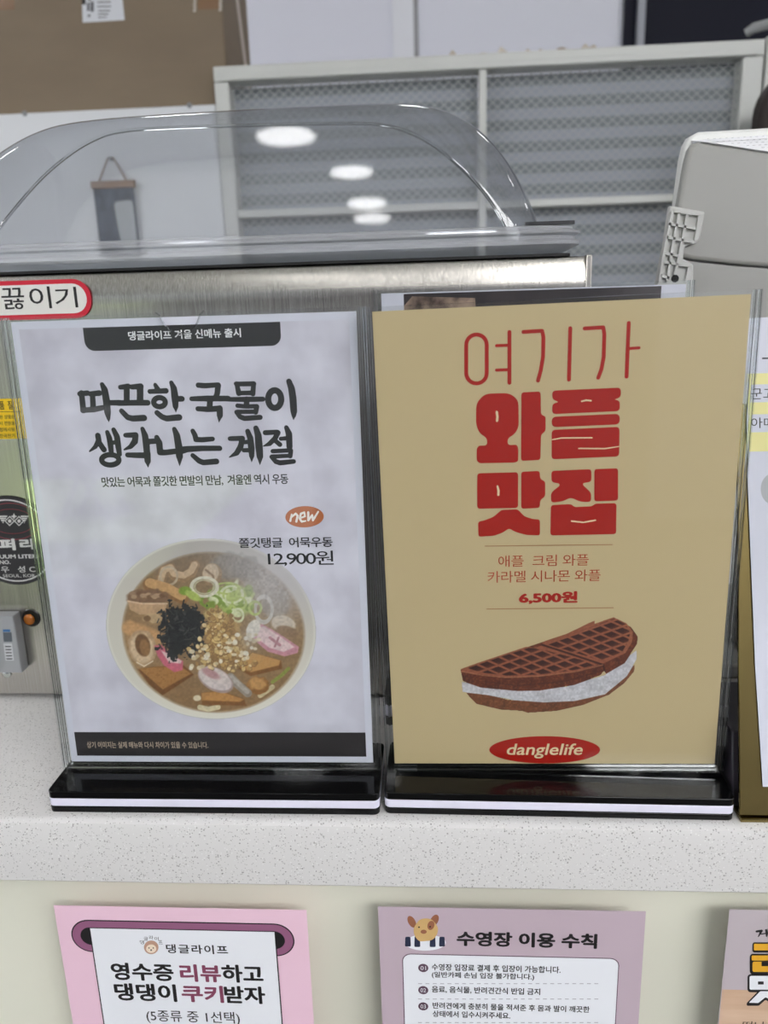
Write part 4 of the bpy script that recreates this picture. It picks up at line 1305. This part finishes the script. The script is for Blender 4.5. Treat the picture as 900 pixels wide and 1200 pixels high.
# ------------------------------------------------------------------ wire-mesh partition
WYB = 0.90
zt = at(570, 62, 1, WYB)[2]
xL, xR2 = at(250, 90, 1, WYB)[0], at(893, 100, 1, WYB)[0]
pt = empty('mesh_partition', ((xL + xR2) / 2, WYB + 0.02, FLOOR), 'ivory framed partition of diamond wire mesh backed by a striped blind', 'partition')


def tpart(name, bm, m, parent=pt, **k):
    bm.transform(Matrix.Translation(-Vector(pt.location)))
    return from_bm(name, bm, m, parent, **k)


zt = 0.677
fw = 0.030
bm = bmesh.new(); add_box(bm, xL, xR2, WYB, WYB + 0.04, zt - 0.022, zt); tpart('top_rail', bm, M_ivory, bevel=0.002)
bm = bmesh.new(); add_box(bm, xL + 0.012, xR2 - 0.012, WYB - 0.004, WYB + 0.004, zt - 0.0215, zt - 0.013); tpart('glazing_bead', bm, M_ivory, bevel=0.001)
for a_, b2 in ((xL, xL + 0.0225), (xR2 - 0.030, xR2)):
    bm = bmesh.new(); add_box(bm, a_, b2, WYB + 0.0005, WYB + 0.0395, FLOOR, zt - 0.0222); tpart('stile', bm, M_ivory, bevel=0.002)
xm0, xm1 = at(561.5, 100, 1, WYB)[0], at(570.5, 100, 1, WYB)[0]
bm = bmesh.new(); add_box(bm, xm0, xm1, WYB + 0.001, WYB + 0.03, FLOOR + 0.03, zt - 0.0222); tpart('mullion', bm, M_ivory, bevel=0.0015)
xi0, xi1 = xL + 0.0227, xR2 - 0.0302
for a_, b2 in ((xi0, xm0 - 0.0002), (xm1 + 0.0002, xi1)):
    bm = bmesh.new(); add_box(bm, a_, b2, WYB + 0.002, WYB + 0.028, 0.4570, 0.4685); tpart('cross_rail', bm, M_ivory, bevel=0.0015)
    bm = bmesh.new(); add_box(bm, a_, b2, WYB + 0.002, WYB + 0.028, FLOOR + 0.001, FLOOR + 0.03); tpart('cross_rail', bm, M_ivory, bevel=0.0015)
M_wire = mat('mesh_wire', (186, 188, 188), 0.5)
for a_, b2 in ((xi0, xm0), (xm1, xi1)):
    bm = bmesh.new()
    for lo_, hi_ in ((0.469, zt - 0.0245), (0.17, 0.4568)):
        dxp = 0.0146; sl_ = 0.86
        for sg in (1, -1):
            span = (hi_ - lo_) / sl_
            k0 = a_ - span if sg > 0 else a_
            n_ = int((b2 - a_ + span) / dxp) + 2
            for k in range(n_):
                xs = (k0 + k * dxp)
                # line x = xs + sg*(z-lo)/sl
                z_a, z_b = lo_, hi_
                def xz(z): return xs + sg * (z - lo_) / sl_
                # clip to pane
                zs = [z_a, z_b]
                if sg > 0:
                    zl, zh = max(z_a, lo_ + (a_ - xs) * sl_), min(z_b, lo_ + (b2 - xs) * sl_)
                else:
                    zl, zh = max(z_a, lo_ + (xs - b2) * sl_), min(z_b, lo_ + (xs - a_) * sl_)
                if zh - zl < 0.002: continue
                tube(bm, [(xz(zl), WYB + (0.012 if sg > 0 else 0.0135), zl), (xz(zh), WYB + (0.012 if sg > 0 else 0.0135), zh)], 0.0007, n=4, cap=False)
    tpart('wire_mesh', bm, M_wire)
M_blind = mat('zebra_blind', (150, 155, 165), 0.7)
N, L, b = nodes_of(M_blind)
tc = N.new('ShaderNodeTexCoord'); sx = N.new('ShaderNodeSeparateXYZ'); L.new(tc.outputs['Object'], sx.inputs[0])
m1 = N.new('ShaderNodeMath'); m1.operation = 'MULTIPLY'; m1.inputs[1].default_value = 2 * math.pi / 0.0316
m0 = N.new('ShaderNodeMath'); m0.operation = 'ADD'; m0.inputs[1].default_value = FLOOR - 0.565 + 0.0079
L.new(sx.outputs['Z'], m0.inputs[0]); L.new(m0.outputs[0], m1.inputs[0])
m2 = N.new('ShaderNodeMath'); m2.operation = 'SINE'; L.new(m1.outputs[0], m2.inputs[0])
rp = N.new('ShaderNodeValToRGB'); rp.color_ramp.elements[0].position = 0.42; rp.color_ramp.elements[1].position = 0.58
rp.color_ramp.elements[0].color = rgba((122, 127, 129), 1.38); rp.color_ramp.elements[1].color = rgba((146, 151, 158), 1.45)
m3 = N.new('ShaderNodeMath'); m3.operation = 'MULTIPLY_ADD'; m3.inputs[1].default_value = 0.5; m3.inputs[2].default_value = 0.5
L.new(m2.outputs[0], m3.inputs[0]); L.new(m3.outputs[0], rp.inputs['Fac']); L.new(rp.outputs['Color'], b.inputs['Base Color'])
for a_, b2 in ((xi0 + 0.001, xm0 - 0.001), (xm1 + 0.001, xi1 - 0.001)):
    bm = bmesh.new(); add_box(bm, a_, b2, WYB + 0.032, WYB + 0.034, FLOOR + 0.04, zt - 0.025); tpart('striped_blind', bm, M_blind)
# next panel of the partition at the right edge of the view
bm = bmesh.new(); add_box(bm, xR2 + 0.003, xR2 + 0.033, WYB, WYB + 0.04, FLOOR, zt + 0.004)
o = from_bm('partition_post', bm, M_ivory, bevel=0.002); tag(o, 'ivory post standing just right of the mesh partition', 'post')
# torn tape on the top rail
bm = bmesh.new()
ta, tb = at(520, 58, 1, WYB + 0.02)[0], at(722, 50, 1, WYB + 0.02)[0]
rg = np.random.default_rng(9)
xs_ = np.linspace(ta, tb, 40)
top_ = [(x, zt + 0.001 + 0.006 * abs(rg.normal()) * (0.5 + 0.5 * math.sin(i))) for i, x in enumerate(xs_)]
prism(bm, [(x, zt + 0.0003) for x in xs_[::-1]] + [(x, z + 0.0008) for x, z in top_], WYB + 0.018, WYB + 0.022)
tag(from_bm('torn_tape', bm, noise_mat('torn_tape', (150, 128, 108), (215, 208, 196), 40, 0.8)), 'ragged strip of torn tape along the partition top', 'tape')
# grey tube, and an unidentified dark brown object built as a chair
bm = bmesh.new()
ta_ = at(874, 39, 1, 0.95); tb_ = at(905, 30, 1, 0.93)
tube(bm, [tuple(ta_), tuple((ta_ * 0.7 + tb_ * 0.3) + np.array([0, 0, 0.004])), tuple(tb_ + np.array([0, 0, 0.003])), tuple(tb_ + (tb_ - ta_) * 1.5)], [0.006, 0.0075, 0.0075, 0.0075], n=12)
o = from_bm('grey_tube', bm, mat('grey_rubber', (150, 152, 152), 0.5), smooth=True)
tag(o, 'short grey tube lying over the partition top at right', 'tube')

p_ = at(888, 125, 1, 0.78)
hc_ = empty('brown_rounded_object', (p_[0] + 0.10, 0.78, FLOOR), 'dark brown rounded object cut by the right edge, built as a chair, before the ivory post', 'chair')
M_brown = mat('dark_brown_leather', (40, 28, 24), 0.6)
zc_ = p_[2] - FLOOR
bm = bmesh.new()
prism(bm, [(x, z + zc_) for x, z in rrect(-0.10, 0.14, -0.30, 0.045, 0.055, 8)], -0.02, 0.03); from_bm('backrest', bm, M_brown, hc_, bevel=0.014, seg=3)
bm = bmesh.new(); tube(bm, [(0.02, 0.038, zc_ - 0.15), (0.02, 0.038, 0.46)], 0.014); from_bm('back_support', bm, M_greyplastic, hc_, smooth=True)
bm = bmesh.new(); slab(bm, rrect(-0.17, 0.21, -0.17, 0.045, 0.08), 0.42, 0.49); from_bm('seat', bm, M_brown, hc_, bevel=0.02, seg=3)
bm = bmesh.new(); tube(bm, [(0.02, -0.06, 0.03), (0.02, -0.06, 0.42)], 0.025); from_bm('column', bm, M_greyplastic, hc_, smooth=True)
bm = bmesh.new(); lathe(bm, [(0.14, 0.0), (0.14, 0.012), (0.06, 0.03), (0.03, 0.034)], c=(0.02, -0.06, 0)); from_bm('foot_plate', bm, M_greyplastic, hc_, smooth=True)

# ------------------------------------------------------------------ white cabinet and cardboard box at the back left
CY = 0.905
zcab = 0.6255
xcr = xL - 0.002
cab = empty('storage_cabinet', (-0.6, CY + 0.2, FLOOR), 'white storage cabinet with screwed front, behind the food warmer', 'cabinet')
M_cab = mat('white_laminate', (222, 224, 226), 0.4)
bm = bmesh.new(); add_box(bm, -1.4, xcr, CY, CY + 0.5, FLOOR, zcab); bm.transform(Matrix.Translation(-Vector(cab.location))); from_bm('body', bm, M_cab, cab, bevel=0.002)
for px_, py_ in ((29, 133), (222, 123.5)):
    p = at(px_, py_, 1, CY)
    bm = bmesh.new(); lathe(bm, [(0.0042, CY - 0.0003), (0.004, CY - 0.0015), (0.001, CY - 0.002)], axis='y', c=(p[0], 0, p[2])); bm.transform(Matrix.Translation(-Vector(cab.location)))
    from_bm('screw', bm, mat('screw_grey', (130, 132, 134), 0.4), cab)
# hanging banner
hb0, hb1 = at(107, 217, 1, CY - 0.006), at(158, 213, 1, CY - 0.006)
zr = (hb0[2] + hb1[2]) / 2
ban = empty('wall_banner', ((hb0[0] + hb1[0]) / 2, CY - 0.006, zr), 'small navy cloth banner hanging by a cord on the white cabinet', 'banner')
hwB = (hb1[0] - hb0[0]) / 2
bm = bmesh.new(); add_box(bm, -hwB, hwB, -0.004, 0.004, -0.007, 0.004); from_bm('rod', bm, mat('wood_rod', (150, 122, 100), 0.6), ban, bevel=0.001)
zbot = at(140, 300, 1, CY - 0.006)[2] - zr
bm = bmesh.new(); add_box(bm, -hwB + 0.003, hwB - 0.003, -0.001, 0.001, zbot, -0.0072); cl = from_bm('cloth', bm, noise_mat('navy_cloth', (44, 52, 66), (78, 88, 104), 60, 0.8), ban)
hB = -0.0072 - zbot
flat = flat_poly('pale_print', [fillet([(-0.002, -0.007 - hB * 0.20), (hwB - 0.006, -0.007 - hB * 0.18), (hwB - 0.006, -0.007 - hB * 0.92), (0.008, -0.007 - hB * 0.97), (0.002, -0.007 - hB * 0.72)], 0.008)], mat('pale_print', (170, 174, 176), 0.7), ban, 1)
flat.location = (0, -0.0015, 0)
bm = bmesh.new(); zp = at(132, 184, 1, CY - 0.006)[2] - zr
tube(bm, [(-hwB * 0.62, 0, 0.004), (-0.004, 0.002, zp), (0.004, 0.002, zp), (hwB * 0.62, 0, 0.004)], 0.0016, n=8); from_bm('cord', bm, mat('jute_cord', (140, 118, 102), 0.8), ban, smooth=True)
bm = bmesh.new(); lathe(bm, [(0.003, -0.003), (0.003, 0.0058)], axis='y', c=(0, 0, zp - 0.002), n=12); from_bm('hook', bm, mat('screw_grey', (130, 132, 134), 0.4), ban)
# cardboard box
BYB = 0.945
xbr = at(265, 70, 1, BYB)[0]
zbb = zcab + 0.0005
dep = 0.19
M_card = noise_mat('cardboard', (124, 109, 90), (129, 114, 94), 8, 0.8, stretch=(1, 1, 3), k=1.0)
cb = empty('cardboard_box', (xbr - 0.4, BYB + dep / 2, zbb), 'large brown cardboard box with a shipping label on the cabinet', 'cardboard box')
bm = bmesh.new(); add_box(bm, -0.4, 0.4, -dep / 2, dep / 2, 0, 0.46); from_bm('carton', bm, M_card, cb, bevel=0.003)
SBX = Sheet((xbr - 0.4, BYB - 0.0003, zbb), (1, 0, 0), (0, 0, 1))


def cflat(name, polys, m, lay, parent):
    o = flat_poly(name, polys, m, parent, lay)
    if parent is cb: o.location = (0, -dep / 2 - 0.0003, 0)
    return o


sl_o = cflat('shipping_label', [SBX.pts([(95, -24), (141, -28), (146, 23.5), (97, 26.5)])], mat('label_paper', (214, 216, 220), 0.6), 1, cb)
cflat('label_block', [SBX.pts([(96, -4), (100.5, -4), (100.5, 5.5), (96, 5.5)])], M_ink2, 2, sl_o)
for i, (xa_, ya_, w_, h_) in enumerate([(102, 3, 3, 10), (106, 2, 4, 12), (103, -8, 4, 9), (115, 12, 14, 1.5), (115, 16, 12, 1.5), (114, 7, 16, 1.5), (114, 2, 16, 1.5), (115, 20, 10, 1.2), (103, 17, 3, 3)]):
    cflat('print_block', [SBX.pts([(xa_, ya_), (xa_ + w_, ya_ - .3), (xa_ + w_, ya_ + h_ - .3), (xa_, ya_ + h_)])], mat('faded_ink', (92, 92, 96), 0.6), 2, sl_o)
cflat('tape_patch', [SBX.pts([(-20, -20), (17, -20), (17, 11.5), (-20, 12.5)])], mat('brown_tape', (128, 98, 70), 0.35), 1, cb)
cflat('tape_patch', [SBX.pts([(231, -18), (258, -18), (257, 10.5), (232, 11.5)])], mat('brown_tape', (128, 98, 70), 0.35), 1, cb)
for TE in ([SBX.pts([(226 + i % 2, 12 - i * 3.4), (229 + i % 2, 11 - i * 3.4), (230, 13 - i * 3.4), (227, 14 - i * 3.4)]) for i in range(6)],
      [SBX.pts([(256 + i % 2, 11 - i * 3.4), (259.5 + i % 2, 10 - i * 3.4), (260, 12 - i * 3.4), (257, 13 - i * 3.4)]) for i in range(6)]):
    cflat('torn_edge', TE, mat('torn_paper', (220, 214, 204), 0.8), 2, cb)
SLABEL = None
# strip of clear tape down its side
bm = bmesh.new()
for s in (0,):
    v = [bm.verts.new(p) for p in ((0.4004, -dep / 2 + 0.02, 0.42), (0.4004, -dep / 2 + 0.045, 0.42), (0.4004, dep / 2 - 0.02, 0.06), (0.4004, dep / 2 - 0.045, 0.06))]
    bm.faces.new(v)
from_bm('tape_strip', bm, mat('clear_tape', (190, 172, 152), 0.3), cb)

# ------------------------------------------------------------------ notices on the counter front
SP = Sheet((0, YP - 0.0206, 0), (1, 0, 0), (0, 0, 1))
SP.flat = True
YN = YP - 0.0206


def notice(name, tl_, tr_, label, m, g):
    a_, b2 = SP.p(*tl_), SP.p(*tr_)
    w_ = b2[0] - a_[0] if g is None else g
    z1_ = (a_[1] + b2[1]) / 2
    root = empty(name, (0, YN, 0), label, 'notice')
    box('sheet', a_[0], a_[0] + w_, 0.0, 0.0004, z1_ - 0.256, z1_, m, root)
    return root, a_[0], a_[0] + w_, z1_


M_pink = mat('pink_paper', (226, 190, 206), 0.5, k=1.1)
M_pink2 = mat('dusty_pink_dimmed', (186, 168, 178), 0.5, k=1.05)  # dusty pink, darkened further for the weaker light on the right
NA, ax0, ax1, az1 = notice('receipt_notice', (63, 1062), (359, 1066), 'pink notice with a white receipt drawing, left of the three on the counter front', M_pink, None)
M_plum = mat('plum_ink', (146, 92, 124), 0.5)
M_plumtext = mat('plum_text_ink', (132, 66, 92), 0.5)
M_pwhite = mat('print_white', (234, 236, 241), 0.5)


def ppoly(name, polys, m, parent, lay):
    return flat_poly(name, [SP.pts(p) for p in polys], m, parent, lay)


zA, zB_ = SP.p(214, 1080)[1], SP.p(214, 1118)[1]
xA, xB = SP.p(84, 1098)[0], SP.p(345, 1100)[0]
flat_poly('slot_outline', [rrect(xA, xB, zB_, zA, 0.02, 10)], M_ink2, NA, 1)
flat_poly('slot_rim', [rrect(xA + 0.0009, xB - 0.0009, zB_ + 0.0009, zA - 0.0009, 0.02, 10)], M_plum, NA, 2)
flat_poly('slot_opening', [rrect(xA + 0.0065, xB - 0.0065, zB_ + 0.006, zA - 0.006, 0.02, 10)], M_ink2, NA, 3)
xr0, xr1 = SP.p(106.5, 1092)[0], SP.p(322, 1096)[0]
zr1 = SP.p(214, 1089.5)[1]
flat_poly('receipt_outline', [[(xr0 - 0.0008, az1 - 0.25), (xr1 + 0.0008, az1 - 0.25), (xr1 + 0.0008, zr1 + 0.0006), (xr0 - 0.0008, zr1 + 0.0006)]], M_ink2, NA, 4)
flat_poly('receipt_ground', [[(xr0, az1 - 0.249), (xr1, az1 - 0.249), (xr1, zr1), (xr0, zr1)]], M_pwhite, NA, 5)
text('logo_text', '댕글라이프', SP, (195, 1117), (267, 1106.5), M_ink2, NA, 6, bold=0.02, spacing=1.15)
for i, ch in enumerate('댕글라이프'):
    a_ = math.radians(150 - i * 30); cx_, cy_ = 177.5 + 12.5 * math.cos(a_), 1109 - 11 * math.sin(a_)
    text('logo_arc_text', ch, SP, (cx_ - 2.4, cy_ + 2.2), (cx_ + 2.4, cy_ - 2.2), M_ink2, NA, 6)
flat_poly('logo_dog', [SP.pts(ellipse(177.5, 1109.5, 8.5, 8, 24))], mat('tan_print', (190, 150, 128), 0.5), NA, 6)
flat_poly('logo_dog_face', [SP.pts(ellipse(177.5, 1111, 6, 5, 24))], mat('cream_print', (240, 222, 200), 0.5), NA, 7)
flat_poly('logo_dog_dots', [SP.pts(ellipse(x, y, r, r, 10)) for x, y, r in ((175, 1110, .8), (180, 1110, .8), (177.5, 1112.5, 1.0))], M_ink2, NA, 8)
text('heading_text', '영수증', SP, (130.5, 1148.5), (203.5, 1128), M_ink2, NA, 6, bold=0.034)
text('heading_text', '리뷰', SP, (211, 1150), (259, 1129.5), M_plumtext, NA, 6, bold=0.034)
text('heading_text', '하고', SP, (260, 1151), (308.5, 1130), M_ink2, NA, 6, bold=0.034)
text('heading_text', '댕댕이', SP, (134.5, 1172.5), (207, 1152), M_ink2, NA, 6, bold=0.034)
text('heading_text', '쿠키', SP, (213, 1174), (262, 1154), M_plumtext, NA, 6, bold=0.034)
text('heading_text', '받자', SP, (263, 1175.5), (311, 1155), M_ink2, NA, 6, bold=0.034)
text('choice_text', '(5종류 중 1선택)', SP, (172, 1199.5), (281, 1184), M_ink2, NA, 6, bold=0.006)

NB, bx0, bx1, bz1 = notice('pool_rules_notice', (443, 1065), (757, 1066), 'dusty pink pool rules notice with a puppy drawing, on the counter front', M_pink2, None)
text('heading_text', '수영장 이용 수칙', SP, (535, 1110), (700, 1092.5), M_ink2, NB, 2, bold=0.042)
cz1 = SP.p(600, 1120)[1]; cxa, cxb = SP.p(472, 1150)[0], SP.p(724.5, 1150)[0]
M_plumdark = mat('dark_plum_ink', (88, 62, 80), 0.5)
flat_poly('card_outline', [rrect(cxa, cxb, bz1 - 0.245, cz1, 0.006)], M_plumdark, NB, 1)
flat_poly('card_ground', [rrect(cxa + 0.0006, cxb - 0.0006, bz1 - 0.2444, cz1 - 0.0006, 0.0055)], M_pwhite, NB, 2)
for y_, s_, n_ in ((1134, '01', 0), (1160, '02', 0), (1179, '03', 0)):
    c_ = SP.p(496, y_)
    flat_poly('number_dot', [ellipse(c_[0], c_[1], 0.0034, 0.0034, 24)], M_plumdark, NB, 3)
    text('number_text', s_, SP, (492.8, y_ + 2.3), (499.2, y_ - 2.3), M_pwhite, NB, 4)
for s_, lb, rt_ in (('수영장 입장료 결제 후 입장이 가능합니다.', (506, 1138.5), (657, 1130.5)), ('(일반카페 손님 입장 불가합니다.)', (506, 1147.5), (626, 1139.5)),
                    ('음료, 음식물, 반려견간식 반입 금지', (506, 1164.5), (633, 1156.5)), ('반려견에게 충분히 물을 적셔준 후 몸과 발이 깨끗한', (507, 1184), (691, 1176.5)), ('상태에서 입수시켜주세요.', (507, 1192.5), (598, 1185))):
    text('rule_text', s_, SP, lb, rt_, M_ink2, NB, 3, bold=0.022)
M_dash = mat('dash_ink', (170, 165, 175), 0.5)
for y_ in (1152, 1170, 1197.5):
    ppoly('dashed_rule', [[(490 + i * 8.6, y_), (494.5 + i * 8.6, y_), (494.5 + i * 8.6, y_ + .8), (490 + i * 8.6, y_ + .8)] for i in range(25)], M_dash, NB, 3)
# puppy in a swim ring
M_tan, M_brn, M_navy = mat('puppy_tan', (206, 170, 112), 0.5), mat('puppy_brown', (150, 96, 70), 0.5), mat('ring_navy', (40, 46, 70), 0.5)
ppoly('puppy_ears', [ellipse(482.5, 1080, 4.2, 7.5, 20, -0.5), ellipse(509, 1078.5, 4.5, 7.5, 20, 0.5)], M_brn, NB, 2)
ppoly('swim_ring', [ellipse(498.5, 1104.5, 24, 9.5, 36)], M_pwhite, NB, 1)
for x_ in (478, 489, 507, 518):
    ppoly('ring_stripe', [fillet([(x_ - 3, 1096 + abs(x_ - 498) * .08), (x_ + 3, 1096 + abs(x_ - 498) * .08), (x_ + 3.5, 1110 - abs(x_ - 498) * .05), (x_ - 3.5, 1110 - abs(x_ - 498) * .05)], 1.5)], M_navy, NB, 2)
ppoly('puppy_body', [fillet([(484, 1088), (492, 1076), (506, 1076), (514, 1087), (512, 1096), (506, 1102), (491, 1103), (486, 1097)], 6)], M_tan, NB, 3)
ppoly('puppy_patch', [ellipse(505, 1084, 4, 5.5, 20, 0.3), ellipse(496.5, 1091.5, 3.6, 2.4, 16)], M_brn, NB, 4)
ppoly('puppy_eyes', [ellipse(491, 1086, 1, 1, 10), ellipse(504, 1085.5, 1, 1, 10)], M_ink2, NB, 5)

SPY = Sheet((0, YN, 0), (1, 0, 0), (0, 0, 1))
NC, nx0, nx1, nz1 = notice('snack_notice', (855, 1066), (900, 1067), 'mauve and wood toned snack notice cut by the right edge, on the counter front', noise_mat('mauve_paper', (184, 173, 178), (192, 182, 186), 6, 0.55), 0.181)
zw = SP.p(870, 1160)[1]
flat_poly('wood_print', [[(nx0 + 0.0004, nz1 - 0.2555), (nx1 - 0.0004, nz1 - 0.2555), (nx1 - 0.0004, zw), (nx0 + 0.0004, zw)]], noise_mat('wood_print', (198, 164, 136), (214, 184, 158), 10, 0.55, stretch=(1, 1, 8)), NC, 1)
M_mustard = mat('mustard_ink', (214, 160, 40), 0.5, k=1.1)
cD = crop(760, 1040, 6.4286)
merge_brush('small_lettering', SP, [([[(815, 330, 18), (850, 325, 20), (840, 345, 14), (826, 370, 6)], [(850, 350, 10), (880, 345, 10)], [(885, 318, 14), (890, 345, 16), (888, 368, 8)], [(905, 312, 14), (908, 372, 14)]], cD)], M_ink2, NC, 2)
def drect(x0, y0, x1, y1, r): return [cD(x, y) for x, y in rrect(x0, x1, y0, y1, r)]
ppoly('letter_outline', [drect(782, 412, 1090, 490, 18), drect(762, 498, 1090, 655, 26), drect(745, 652, 1090, 788, 24), [cD(x, y) for x, y in fillet([(738, 870), (830, 775), (1000, 775), (1090, 890), (960, 890), (880, 845), (830, 890), (740, 890)], 10)]], M_ink2, NC, 2)
ppoly('yellow_letter', [drect(793, 422, 1080, 472, 8), drect(776, 510, 1080, 548, 8), drect(782, 556, 1080, 634, 14)], M_mustard, NC, 3)
ppoly('white_letter', [drect(760, 664, 1080, 768, 12), [cD(x, y) for x, y in fillet([(755, 866), (840, 780), (990, 780), (1075, 868), (970, 868), (880, 825), (825, 868)], 6)]], M_pwhite, NC, 3)
ppoly('letter_opening', [drect(850, 556, 1000, 590, 4), drect(823, 705, 866, 728, 3)], M_ink2, NC, 4)
text('snack_text', '떠나구마', SP, (870, 1205), (925, 1197), M_ink2, NC, 3)

# ------------------------------------------------------------------ out in the yard (seen mirrored)
st_ = empty('yard_stool', (-2.2, -5.0, FLOOR - 0.005), 'grey folding stool standing on the green turf', 'stool')
bm = bmesh.new(); slab(bm, rrect(-0.28, 0.28, -0.2, 0.2, 0.05), 0.70, 0.78); from_bm('seat', bm, mat('stool_grey', (190, 190, 195), 0.6), st_, bevel=0.01)
for s in (-1, 1):
    for q in (-1, 1):
        bm = bmesh.new(); tube(bm, [(s * q * 0.18, q * 0.17, 0), (-s * q * 0.18, q * 0.17 + 0.01 * s, 0.70)], 0.014); from_bm('leg', bm, mat('stool_leg', (110, 110, 115), 0.4), st_)
